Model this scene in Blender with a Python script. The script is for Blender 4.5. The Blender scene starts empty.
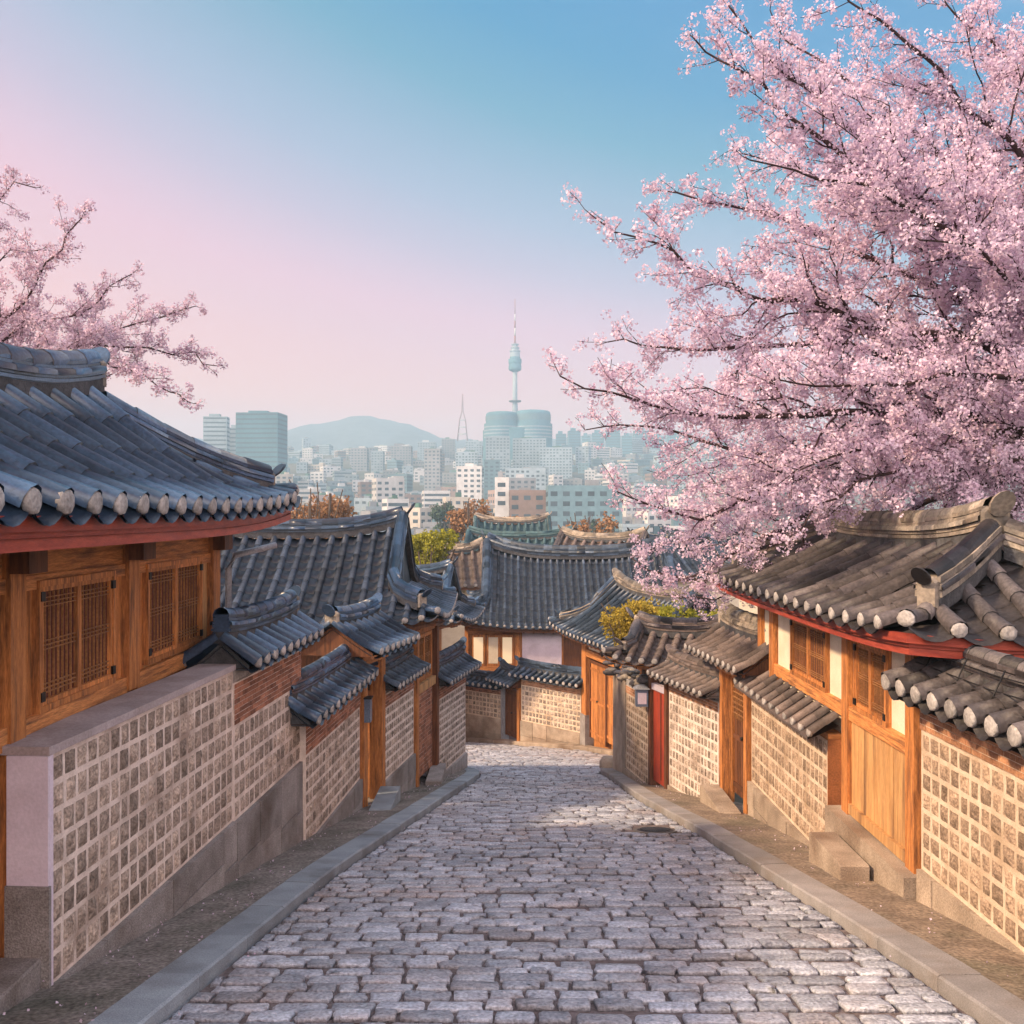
import bpy, math, random
import numpy as np
from mathutils import Vector, Matrix
R = math.radians
rnd = random.Random(7)
S = bpy.context.scene
COL = S.collection

# ------------------------------------------------------------------ camera, sky, sun, exposure
cd = bpy.data.cameras.new("camera"); cam = bpy.data.objects.new("camera", cd); COL.objects.link(cam)
cam.location = (0, 0, 0); cam.rotation_euler = (R(90), 0, 0)
cd.sensor_width = 36; cd.lens = 35.156; cd.shift_y = 3/1024.0
cd.clip_start = 0.05; cd.clip_end = 30000
S.camera = cam
S.view_settings.view_transform = 'Standard'; S.view_settings.look = 'None'
S.view_settings.gamma = 1; S.view_settings.use_curve_mapping = False
S.view_settings.exposure = 0.78
S.cycles.max_bounces = 8; S.cycles.diffuse_bounces = 4; S.cycles.transmission_bounces = 4; S.cycles.volume_bounces = 3
S.cycles.transparent_max_bounces = 8
S.cycles.use_denoising = True

SUN_AZ, SUN_EL = R(-110), R(37)      # azimuth measured from +Y (view direction), negative = left
W = bpy.data.worlds.new("World"); S.world = W; W.use_nodes = True
SKY = [(0.090,(1.1846,0.4745,0.3862)),(0.158,(0.915,0.475,0.540)),(0.185,(0.870,0.468,0.580)),(0.210,(0.725,0.462,0.600)),(0.240,(0.535,0.438,0.597)),(0.284,(0.3442,0.4162,0.5894)),(0.376,(0.0818,0.3250,0.5020)),(0.443,(0.0020,0.2585,0.5135)),(0.516,(0.0020,0.2449,0.5442)),(.8,(0.0020,0.2449,0.5442))]
def build_world():
    nt = W.node_tree; nt.nodes.clear(); n = nt.nodes; l = nt.links
    out = n.new('ShaderNodeOutputWorld')
    sky = n.new('ShaderNodeTexSky'); sky.sky_type = 'NISHITA'; sky.sun_disc = False
    sky.sun_elevation = SUN_EL; sky.sun_rotation = SUN_AZ
    b1 = n.new('ShaderNodeBackground'); b1.inputs[1].default_value = 0.003
    l.new(sky.outputs[0], b1.inputs[0])
    tc = n.new('ShaderNodeTexCoord'); sp = n.new('ShaderNodeSeparateXYZ'); l.new(tc.outputs['Generated'], sp.inputs[0])
    mz = n.new('ShaderNodeMath'); mz.operation = 'MULTIPLY'; mz.inputs[1].default_value = 0.9; l.new(sp.outputs[0], mz.inputs[0])
    m = n.new('ShaderNodeMath'); m.operation = 'MULTIPLY_ADD'
    l.new(mz.outputs[0], m.inputs[0]); l.new(sp.outputs[2], m.inputs[1]); l.new(sp.outputs[2], m.inputs[2])
    # the soft edge of the dusk band wavers a little
    # warmer and brighter behind the view: unseen sky raised as fill light
    ng = n.new('ShaderNodeMath'); ng.operation = 'MINIMUM'; ng.inputs[1].default_value = 0; l.new(sp.outputs[1], ng.inputs[0])
    m2 = n.new('ShaderNodeMath'); m2.operation = 'MULTIPLY_ADD'; m2.inputs[1].default_value = 1.6; l.new(ng.outputs[0], m2.inputs[0]); l.new(m.outputs[0], m2.inputs[2])
    mr = n.new('ShaderNodeMapRange'); mr.inputs[1].default_value = -1.2; mr.inputs[2].default_value = 0.8
    l.new(m2.outputs[0], mr.inputs[0])
    cr = n.new('ShaderNodeValToRGB'); l.new(mr.outputs[0], cr.inputs[0])
    def lin(c): return tuple((v/255/12.92 if v/255 < .04045 else ((v/255+.055)/1.055)**2.4) for v in c)+(1,)
    stops = SKY
    e = cr.color_ramp.elements
    e[0].position = 0; e[0].color = (4.0,3.4,3.15,1); e[1].position = 1; e[1].color = (1.15,1.2,1.4,1)  # rear end and added bright zenith, both fill light from outside the view
    k = e.new(.3); k.color = (3.3,2.8,2.7,1)
    k = e.new(.5); k.color = tuple(v*1.05 for v in SKY[0][1])+(1,)
    for s, c in SKY[:-1]+[(.56, SKY[-1][1])]:
        k = e.new((s+1.2)/2); k.color = (*c,1)
    b2 = n.new('ShaderNodeBackground'); b2.inputs[1].default_value = 0.60
    l.new(cr.outputs[0], b2.inputs[0])
    ad = n.new('ShaderNodeAddShader'); l.new(b1.outputs[0], ad.inputs[0]); l.new(b2.outputs[0], ad.inputs[1])
    l.new(ad.outputs[0], out.inputs[0])
build_world()
sd = bpy.data.lights.new("sun", 'SUN'); sun = bpy.data.objects.new("sun", sd); COL.objects.link(sun)
sd.energy = 4.2; sd.angle = R(5); sd.color = (1.0, 0.73, 0.47)
_d = Vector((math.sin(SUN_AZ)*math.cos(SUN_EL), math.cos(SUN_AZ)*math.cos(SUN_EL), math.sin(SUN_EL)))
sun.rotation_euler = _d.to_track_quat('Z', 'Y').to_euler(); sun.location = (-30, -10, 30)

# ------------------------------------------------------------------ helpers
HY = 515.0
def G(px, py):                       # street surface point seen at a pixel -> (x, y)
    y = 2400.0/(py-684.0); return ((px-512)*y/1000.0, y)
PROFILE = [(-80, 11.1), (42, -9.5), (60, -11.2), (120, -14), (250, -21), (500, -8), (800, 8), (1100, 42), (1400, 80), (1700, 108), (6000, 130)]
def zg(y):
    if y <= 42: return -2.4-0.169*y
    for (a, za), (b, zb) in zip(PROFILE, PROFILE[1:]):
        if y <= b: return za+(zb-za)*(y-a)/(b-a)
    return PROFILE[-1][1]
def lerp(a, b, t): return a+(b-a)*t
def poly(pts, y):                    # x on a polyline of (x, y) at a y
    if y <= pts[0][1]: return pts[0][0]
    for (xa, ya), (xb, yb) in zip(pts, pts[1:]):
        if y <= yb: return lerp(xa, xb, (y-ya)/(yb-ya))
    return pts[-1][0]

class MB:
    def __init__(s): s.v = []; s.f = []; s.m = []; s.t = []; s.sm = []; s.mats = []
    def mi(s, m):
        if m not in s.mats: s.mats.append(m)
        return s.mats.index(m)
    def face(s, pts, m, t=.5, smooth=False):
        b = len(s.v); s.v.extend(pts); s.f.append(tuple(range(b, b+len(pts)))); s.m.append(s.mi(m)); s.t.append(t); s.sm.append(smooth)
    def idx(s, faces, m, t=.5, smooth=False):
        k = s.mi(m)
        for f in faces: s.f.append(f); s.m.append(k); s.t.append(t); s.sm.append(smooth)
    def hexa(s, p, m, t=.5):          # p: 8 points, bottom 4 then top 4
        b = len(s.v); s.v.extend(p)
        s.idx([(b+3,b+2,b+1,b),(b+4,b+5,b+6,b+7),(b,b+1,b+5,b+4),(b+1,b+2,b+6,b+5),(b+2,b+3,b+7,b+6),(b+3,b,b+4,b+7)], m, t)
    def box(s, x0, x1, y0, y1, z0, z1, m, t=.5):
        s.hexa([(x0,y0,z0),(x1,y0,z0),(x1,y1,z0),(x0,y1,z0),(x0,y0,z1),(x1,y0,z1),(x1,y1,z1),(x0,y1,z1)], m, t)
    def fbox(s, F, s0, s1, z0, z1, n0, n1, m, t=.5, z0b=None, z1b=None):
        z0b = z0 if z0b is None else z0b; z1b = z1 if z1b is None else z1b
        s.hexa([F(s0,z0,n0),F(s1,z0b,n0),F(s1,z0b,n1),F(s0,z0,n1),F(s0,z1,n0),F(s1,z1b,n0),F(s1,z1b,n1),F(s0,z1,n1)], m, t)
    def rings(s, rs, m, t=.5, closed=True, cap=True, smooth=True, tints=None):
        b = len(s.v); n = len(rs[0])
        for r in rs: s.v.extend(r)
        k = s.mi(m)
        for i in range(len(rs)-1):
            tt = tints[i] if tints else t
            for j in range(n if closed else n-1):
                a = b+i*n+j; c = b+i*n+(j+1)%n
                s.f.append((a, c, c+n, a+n)); s.m.append(k); s.t.append(tt); s.sm.append(smooth)
        if cap and closed:
            s.f.append(tuple(range(b+n-1, b-1, -1))); s.m.append(k); s.t.append(t); s.sm.append(False)
            e = b+(len(rs)-1)*n; s.f.append(tuple(range(e, e+n))); s.m.append(k); s.t.append(t); s.sm.append(False)
    def tube(s, pts, rad, n, m, t=.5, cap=True):
        pts = [Vector(p) for p in pts]; rs = []
        for i, p in enumerate(pts):
            d = (pts[min(i+1, len(pts)-1)]-pts[max(i-1, 0)]).normalized()
            a = d.cross(Vector((0,0,1)) if abs(d.z) < .9 else Vector((0,1,0))).normalized(); b = a.cross(d)
            r = rad[i] if isinstance(rad, (list, tuple)) else rad
            rs.append([tuple(p+(a*math.cos(q)+b*math.sin(q))*r) for q in [2*math.pi*k/n for k in range(n)]])
        s.rings(rs, m, t, True, cap)
    def blob(s, c, rx, ry, rz, m, t=.5, seg=8, rg=None):
        rg = rg or rnd; rs = []
        for i in range(1, 5):
            a = math.pi*i/5-math.pi/2
            rs.append([(c[0]+rx*math.cos(a)*math.cos(q)*rg.uniform(.88,1.1), c[1]+ry*math.cos(a)*math.sin(q)*rg.uniform(.88,1.1), c[2]+rz*math.sin(a)*rg.uniform(.92,1.05)) for q in [2*math.pi*k/seg for k in range(seg)]])
        s.rings(rs, m, t)
    def build(s, name, parent=None):
        me = bpy.data.meshes.new(name)
        off = Vector((0,0,0)); p = parent
        while p is not None: off += p.location; p = p.parent
        v = np.array(s.v, dtype=np.float64)
        if len(v): v -= np.array(off)
        me.from_pydata(v.tolist(), [], s.f)
        for m in s.mats: me.materials.append(m)
        me.polygons.foreach_set('material_index', s.m); me.polygons.foreach_set('use_smooth', s.sm)
        a = me.attributes.new('tint', 'FLOAT', 'FACE'); a.data.foreach_set('value', s.t)
        me.update()
        o = bpy.data.objects.new(name, me); COL.objects.link(o)
        if parent: o.parent = parent
        return o
def thing(name, label, cat, loc=(0,0,0), group=None):
    o = bpy.data.objects.new(name, None); COL.objects.link(o); o.location = loc; o.empty_display_size = .3
    o['kind'] = 'thing'; o['label'] = label; o['category'] = cat
    if group: o['group'] = group
    return o
def tag(o, label, cat, group=None, kind='thing'):
    o['kind'] = kind; o['label'] = label; o['category'] = cat
    if group: o['group'] = group
    return o
def struct(o): o['kind'] = 'structure'; return o
def Frame(A, B, side):               # side +1: outward normal is to the right of A->B ; F(s, z, n)
    d = Vector((B[0]-A[0], B[1]-A[1])); L = d.length; d /= L
    n = Vector((d.y, -d.x))*side
    def F(s, z, nn=0): return (A[0]+d.x*s+n.x*nn, A[1]+d.y*s+n.y*nn, z)
    F.L = L; F.d = d; F.n = n
    return F

# ------------------------------------------------------------------ materials
def mat(name, c, rough=.75, c2=None, scale=6, stretch=(1,1,1), bump=.15, bscale=40, tintamt=.35, fine=.25, spec=.3, metal=0, c3=None, s3=1.2):
    m = bpy.data.materials.new(name); m.use_nodes = True; nt = m.node_tree; n = nt.nodes; l = nt.links
    bs = n['Principled BSDF']; bs.inputs['Roughness'].default_value = rough; bs.inputs['Metallic'].default_value = metal
    bs.inputs['Specular IOR Level'].default_value = spec
    tc = n.new('ShaderNodeTexCoord'); mp = n.new('ShaderNodeMapping'); mp.inputs['Scale'].default_value = stretch
    l.new(tc.outputs['Object'], mp.inputs[0])
    def noise(sc, det=4, src=mp):
        q = n.new('ShaderNodeTexNoise'); q.inputs['Scale'].default_value = sc; q.inputs['Detail'].default_value = det; l.new(src.outputs[0], q.inputs['Vector']); return q
    nz = noise(scale); rp = n.new('ShaderNodeMapRange'); rp.inputs[1].default_value = .35; rp.inputs[2].default_value = .65; l.new(nz.outputs[0], rp.inputs[0])
    mx = n.new('ShaderNodeMix'); mx.data_type = 'RGBA'; mx.inputs[6].default_value = (*c, 1); mx.inputs[7].default_value = (*(c2 or [v*.6 for v in c]), 1); l.new(rp.outputs[0], mx.inputs[0])
    cur = mx.outputs[2]
    if c3:
        n3 = noise(s3, 5); r3 = n.new('ShaderNodeMapRange'); r3.inputs[1].default_value = .5; r3.inputs[2].default_value = .72; l.new(n3.outputs[0], r3.inputs[0])
        m3 = n.new('ShaderNodeMix'); m3.data_type = 'RGBA'; m3.inputs[7].default_value = (*c3, 1); l.new(cur, m3.inputs[6]); l.new(r3.outputs[0], m3.inputs[0]); cur = m3.outputs[2]
    at = n.new('ShaderNodeAttribute'); at.attribute_name = 'tint'
    nf = noise(bscale, 3)
    v = n.new('ShaderNodeMapRange'); v.inputs[1].default_value = 0; v.inputs[2].default_value = 1; v.inputs[3].default_value = 1-tintamt; v.inputs[4].default_value = 1+tintamt; l.new(at.outputs['Fac'], v.inputs[0])
    v2 = n.new('ShaderNodeMapRange'); v2.inputs[1].default_value = .3; v2.inputs[2].default_value = .7; v2.inputs[3].default_value = 1-fine; v2.inputs[4].default_value = 1+fine; l.new(nf.outputs[0], v2.inputs[0])
    mu = n.new('ShaderNodeMath'); mu.operation = 'MULTIPLY'; l.new(v.outputs[0], mu.inputs[0]); l.new(v2.outputs[0], mu.inputs[1])
    hs = n.new('ShaderNodeHueSaturation'); l.new(cur, hs.inputs['Color']); l.new(mu.outputs[0], hs.inputs['Value']); l.new(hs.outputs[0], bs.inputs['Base Color'])
    if bump:
        bp = n.new('ShaderNodeBump'); bp.inputs['Strength'].default_value = bump; bp.inputs['Distance'].default_value = .02; l.new(nf.outputs[0], bp.inputs['Height']); l.new(bp.outputs[0], bs.inputs['Normal'])
    return m
M = {}
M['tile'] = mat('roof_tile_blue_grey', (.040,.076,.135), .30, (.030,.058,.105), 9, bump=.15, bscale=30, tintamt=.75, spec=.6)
M['tile_mid'] = mat('roof_tile_slate', (.046,.070,.110), .40, (.030,.046,.072), 8, bump=.2, bscale=30, tintamt=.75, spec=.45)
M['tile_warm'] = mat('roof_tile_weathered', (.085,.073,.074), .55, (.055,.048,.05), 12, bump=.3, bscale=30, tintamt=.85, spec=.35)
M['ridge_pale'] = mat('ridge_tile_pale', (.30,.25,.20), .7, (.17,.15,.13), 4, bump=.35, bscale=25, tintamt=.35)
M['tile_brown'] = mat('roof_tile_brown', (.17,.13,.115), .7, (.10,.08,.075), 5, bump=.3, tintamt=.4)
M['tile_teal'] = mat('roof_tile_teal', (.05,.105,.125), .6, (.035,.07,.085), 5, bump=.2, tintamt=.3)
M['bed'] = mat('ridge_bed', (.085,.085,.09), .9, (.05,.05,.055), 9, bump=.4, tintamt=.2)
M['lime'] = mat('lime_mortar', (.40,.375,.36), .9, (.25,.235,.225), 9, bump=.5, bscale=35, tintamt=.2)
M['wood'] = mat('wood_orange', (.58,.235,.072), .6, (.36,.135,.04), 3, (9,9,.9), .35, 18, .3, .3, c3=(.15,.065,.03), s3=2.2)
M['wood_h'] = mat('wood_orange_level', (.60,.26,.085), .6, (.39,.15,.048), 3, (1.2,.9,14), .35, 14, .3, .3, c3=(.15,.065,.03), s3=1.6)
M['wood_pale'] = mat('wood_honey', (.58,.33,.14), .7, (.44,.23,.09), 2.5, (8,8,.7), .3, 16, .15, .2, c3=(.24,.13,.065), s3=.8)
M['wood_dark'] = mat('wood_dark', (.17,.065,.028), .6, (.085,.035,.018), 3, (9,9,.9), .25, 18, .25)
M['wood_lattice'] = mat('wood_lattice', (.36,.17,.065), .6, (.24,.11,.045), 3, tintamt=.15)
M['pane_brown'] = mat('lattice_backing', (.12,.035,.022), .7, (.08,.022,.015), 4, tintamt=.15)
M['red'] = mat('red_fascia_paint', (.36,.065,.038), .45, (.25,.04,.026), 4, (1,1,6), .1, 20, .12, .15)
M['door_red'] = mat('red_door_paint', (.48,.07,.03), .5, (.32,.05,.03), 3, (6,6,.8), .15)
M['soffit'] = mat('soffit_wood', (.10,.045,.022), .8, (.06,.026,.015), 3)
M['cream'] = mat('cream_plaster', (.74,.66,.52), .9, (.66,.57,.43), 3, bump=.15, tintamt=.1, fine=.08)
M['lilac'] = mat('pale_plaster', (.68,.60,.68), .9, (.60,.52,.60), 2.5, bump=.15, tintamt=.08, fine=.08, c3=(.52,.45,.50), s3=1.5)
M['cap'] = mat('plaster_cap', (.42,.36,.37), .9, (.33,.28,.28), 2.5, bump=.25, tintamt=.1, fine=.15, c3=(.27,.22,.21), s3=2)
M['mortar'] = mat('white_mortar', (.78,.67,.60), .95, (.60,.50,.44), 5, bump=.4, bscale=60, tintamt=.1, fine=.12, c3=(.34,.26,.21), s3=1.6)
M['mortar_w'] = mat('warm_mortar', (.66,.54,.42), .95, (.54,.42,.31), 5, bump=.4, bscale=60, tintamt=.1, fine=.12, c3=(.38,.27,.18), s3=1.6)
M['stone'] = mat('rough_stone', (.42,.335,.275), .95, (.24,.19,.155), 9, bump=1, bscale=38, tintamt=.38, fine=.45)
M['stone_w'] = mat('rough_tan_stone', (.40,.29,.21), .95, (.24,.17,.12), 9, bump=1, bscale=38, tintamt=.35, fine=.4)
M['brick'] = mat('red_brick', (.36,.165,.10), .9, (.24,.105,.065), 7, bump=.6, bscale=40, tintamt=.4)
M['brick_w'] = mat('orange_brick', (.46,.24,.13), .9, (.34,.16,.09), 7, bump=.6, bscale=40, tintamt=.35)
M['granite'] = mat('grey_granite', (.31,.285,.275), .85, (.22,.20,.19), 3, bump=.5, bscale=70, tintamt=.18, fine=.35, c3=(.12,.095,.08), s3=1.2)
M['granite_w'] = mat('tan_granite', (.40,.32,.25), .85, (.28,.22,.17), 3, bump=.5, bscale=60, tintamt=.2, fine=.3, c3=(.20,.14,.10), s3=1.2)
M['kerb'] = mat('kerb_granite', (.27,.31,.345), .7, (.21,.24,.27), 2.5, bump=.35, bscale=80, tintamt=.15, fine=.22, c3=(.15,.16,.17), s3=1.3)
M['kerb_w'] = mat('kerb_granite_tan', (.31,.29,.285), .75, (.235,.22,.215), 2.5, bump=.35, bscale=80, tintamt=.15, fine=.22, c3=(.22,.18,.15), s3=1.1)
M['cobble'] = mat('cobble_granite', (.41,.425,.47), .55, (.29,.30,.345), 6, bump=1, bscale=34, tintamt=.3, fine=.4, spec=.4, c3=(.33,.29,.29), s3=1.1)
M['joint'] = mat('joint_sand', (.19,.15,.145), .95, (.11,.085,.08), 12, bump=.6, tintamt=.05)
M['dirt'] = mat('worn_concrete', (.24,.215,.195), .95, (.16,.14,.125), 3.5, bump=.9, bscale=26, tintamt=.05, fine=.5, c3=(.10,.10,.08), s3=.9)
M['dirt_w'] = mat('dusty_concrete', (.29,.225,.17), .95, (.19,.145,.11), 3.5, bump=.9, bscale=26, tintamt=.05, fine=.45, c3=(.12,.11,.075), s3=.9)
M['earth'] = mat('earth', (.11,.10,.075), .95, (.07,.075,.05), .02, bump=0, tintamt=.05, c3=(.13,.11,.10), s3=.004)
M['iron'] = mat('cast_iron', (.05,.042,.04), .5, (.03,.026,.025), 8, bump=.4, metal=.6)
M['black'] = mat('black_iron', (.015,.014,.014), .5, bump=0)
M['pipe'] = mat('grey_pipe', (.30,.31,.34), .4, (.24,.25,.28), 4, bump=.05, spec=.5)
M['lampbox'] = mat('blue_grey_box', (.13,.17,.24), .45, (.10,.13,.19), 4, bump=.05)
M['bark'] = mat('cherry_bark', (.055,.030,.030), .85, (.032,.018,.018), 8, bump=.8, bscale=25, tintamt=.2)
M['bark2'] = mat('grey_bark', (.12,.09,.07), .9, (.08,.06,.05), 8, bump=.5)
def emis(name, c, st):
    m = bpy.data.materials.new(name); m.use_nodes = True; b = m.node_tree.nodes['Principled BSDF']
    b.inputs['Base Color'].default_value = (.7,.55,.35,1); b.inputs['Emission Color'].default_value = (*c,1); b.inputs['Emission Strength'].default_value = st; return m
M['lit'] = emis('lit_paper_window', (1,.78,.52), .22)
M['glass_dark'] = mat('dark_glass', (.06,.08,.10), .15, (.05,.065,.08), 3, bump=0, tintamt=.3, spec=.6)
def petal(name, a, b, trans=.35):
    m = bpy.data.materials.new(name); m.use_nodes = True; nt = m.node_tree; n = nt.nodes; l = nt.links; n.clear()
    out = n.new('ShaderNodeOutputMaterial'); at = n.new('ShaderNodeAttribute'); at.attribute_name = 'tint'
    cr = n.new('ShaderNodeValToRGB'); cr.color_ramp.elements[0].color = (*a,1); cr.color_ramp.elements[1].color = (*b,1); l.new(at.outputs['Fac'], cr.inputs[0])
    d = n.new('ShaderNodeBsdfDiffuse'); t = n.new('ShaderNodeBsdfTranslucent'); mx = n.new('ShaderNodeMixShader'); mx.inputs[0].default_value = trans
    l.new(cr.outputs[0], d.inputs[0]); l.new(cr.outputs[0], t.inputs[0]); l.new(d.outputs[0], mx.inputs[1]); l.new(t.outputs[0], mx.inputs[2]); l.new(mx.outputs[0], out.inputs[0])
    return m
M['petal'] = petal('cherry_blossom', (.46,.30,.42), (.90,.77,.89), .38)
M['petal2'] = petal('cherry_blossom_mauve', (.40,.26,.35), (.80,.66,.77), .36)
M['leaf_lime'] = petal('lime_leaf', (.10,.12,.015), (.42,.40,.06), .3)
M['leaf_gold'] = petal('gold_leaf', (.16,.12,.02), (.55,.42,.08), .3)
M['leaf_rust'] = petal('rust_leaf', (.14,.075,.035), (.42,.24,.13), .2)
M['leaf_pine'] = petal('pine_leaf', (.02,.035,.025), (.10,.14,.09), .1)
# ------------------------------------------------------------------ tiled roofs
def _half(p, up, side, r, n=6, sq=1.0, a0=-.12):
    return [tuple(p+side*(r*math.cos(q))+up*(r*sq*math.sin(q))) for q in [math.pi*(a0+(1-2*a0)*k/n) for k in range(n+1)]]
def tile_run(mb, pts, r, m, rg, up=Vector((0,0,1)), n=6, taper=.80, ct=None):
    """a line of overlapping half-round tiles; pts from the lower end up, one per tile"""
    rs = []; ti = []
    for i in range(len(pts)-1):
        a, b = Vector(pts[i]), Vector(pts[i+1]); d = (b-a).normalized()
        sd_ = d.cross(up).normalized(); u = sd_.cross(d).normalized()
        j = rg.uniform(-.08,.08)*r
        rs.append(_half(a+sd_*j, u, sd_, r*rg.uniform(.96,1.04), n)); rs.append(_half(b+sd_*j, u, sd_, r*taper, n)); t = rg.random() if ct is None else .08+.5*ct+.42*rg.random(); ti += [t, .0]
    mb.rings(rs, m, closed=False, cap=False, tints=ti)
def end_cap(mb, p, d, r, m, rg, low=.9):
    """mortar plug closing the lowest tile, p = tube axis end, d = outward direction"""
    d = Vector(d).normalized(); s = d.cross(Vector((0,0,1))).normalized(); u = s.cross(d).normalized(); p = Vector(p)
    k = 9; rs = []
    jt = [rg.uniform(.95,1.05) for _ in range(k)]
    for off, sc in ((-.02, .93), (.016, .97), (.028, .86), (.034, .4)):
        rs.append([tuple(p+d*off+s*(r*sc*jt[i]*math.cos(2*math.pi*i/k))+u*(r*sc*jt[i]*low*math.sin(2*math.pi*i/k))) for i in range(k)])
    mb.rings(rs, m, rg.random())
def sweep_box(mb, pts, w, z0, z1, m, rg, seg_t=True):
    """a band of stacked tiles following pts, width w, from z0 to z1 above the line"""
    rs = []; ti = []
    pts = [Vector(p) for p in pts]
    for i, p in enumerate(pts):
        d = (pts[min(i+1, len(pts)-1)]-pts[max(i-1, 0)]); d.z = 0; d.normalize(); s = Vector((d.y, -d.x, 0))
        ww = w*rg.uniform(.96,1.04)
        rs.append([tuple(p+s*(-ww/2)+Vector((0,0,z0))), tuple(p+s*(ww/2)+Vector((0,0,z0))), tuple(p+s*(ww/2)+Vector((0,0,z1))), tuple(p+s*(-ww/2)+Vector((0,0,z1)))])
        ti.append(rg.random())
    mb.rings(rs, m, .5, True, True, False, ti)
def resample(pts, step):
    pts = [Vector(p) for p in pts]; out = [pts[0]]; acc = 0
    L = sum((b-a).length for a, b in zip(pts, pts[1:])); n = max(1, round(L/step)); st = L/n
    tgt = st; run = 0
    for a, b in zip(pts, pts[1:]):
        l = (b-a).length
        while run+l >= tgt-1e-6 and len(out) < n:
            out.append(a.lerp(b, (tgt-run)/l)); tgt += st
        run += l
    out.append(pts[-1]); return out
def ridge_line(mb, pts, h, w, m, mtop, rg, seg=.3, layers=4, caps=(True, True), capm=None, plate=True, side=True, psc=1.0):
    """stacked ridge: mortar bed, side tiles, thin courses, round top"""
    P = resample(pts, seg); rt = w*.42
    body = h-rt*.8; bh = min(.10, body*.3)
    sweep_box(mb, P, w*.9, -.05, bh, M[capm or 'bed'], rg)
    lh = (body-bh)/layers
    for k in range(layers):
        z = bh+k*lh
        sweep_box(mb, P, w*(1.0-.05*k), z+lh*.25, z+lh, m, rg)
        sweep_box(mb, P, w*(.84-.05*k), z, z+lh*.27, m, rg)
    if side:
        for sg in (-1, 1):
            Q = []
            for i, p in enumerate(P):
                d = (P[min(i+1, len(P)-1)]-P[max(i-1, 0)]); d.z = 0; d.normalize(); Q.append(p+Vector((d.y,-d.x,0))*sg*w*.42+Vector((0,0,body*.62)))
            tile_run(mb, Q, w*.17, mtop, rg, n=4, taper=.9)
    T = [p+Vector((0,0,body-rt*.15)) for p in P]
    tile_run(mb, T, rt, mtop, rg, n=7, taper=.92)
    for i, on in enumerate(caps):
        if not on: continue
        a, b = (P[0], P[1]) if i == 0 else (P[-1], P[-2])
        d = (a-b); dz = d.z; d.z = 0; d.normalize(); s = Vector((d.y,-d.x,0)); c = a+Vector((0,0,body*.5))
        # mortar block under the end tile
        rs = []
        for off, sc in ((-.06, .9), (.02, 1.0), (.06, .85)):
            rs.append([tuple(c+d*off+s*(w*.50*psc*sc*x)+Vector((0,0,body*.50*sc*z))) for x, z in ((-1,-1),(1,-1),(1,.7),(.6,1),(-.6,1),(-1,.7))])
        mb.rings(rs, M['ridge_pale'], rg.random(), smooth=False)
        if plate:   # upright rounded end tile leaning outwards
            rs = []
            for off in (0, .05):
                rs.append([tuple(c+d*(off+.05+.10*(1+math.sin(q)))+s*(rt*.98*psc*math.cos(q))+Vector((0,0,body*.42+rt*1.05*psc*(math.sin(q)+.35)))) for q in [2*math.pi*k/12 for k in range(12)]])
            mb.rings(rs, mtop, rg.random())

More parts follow.
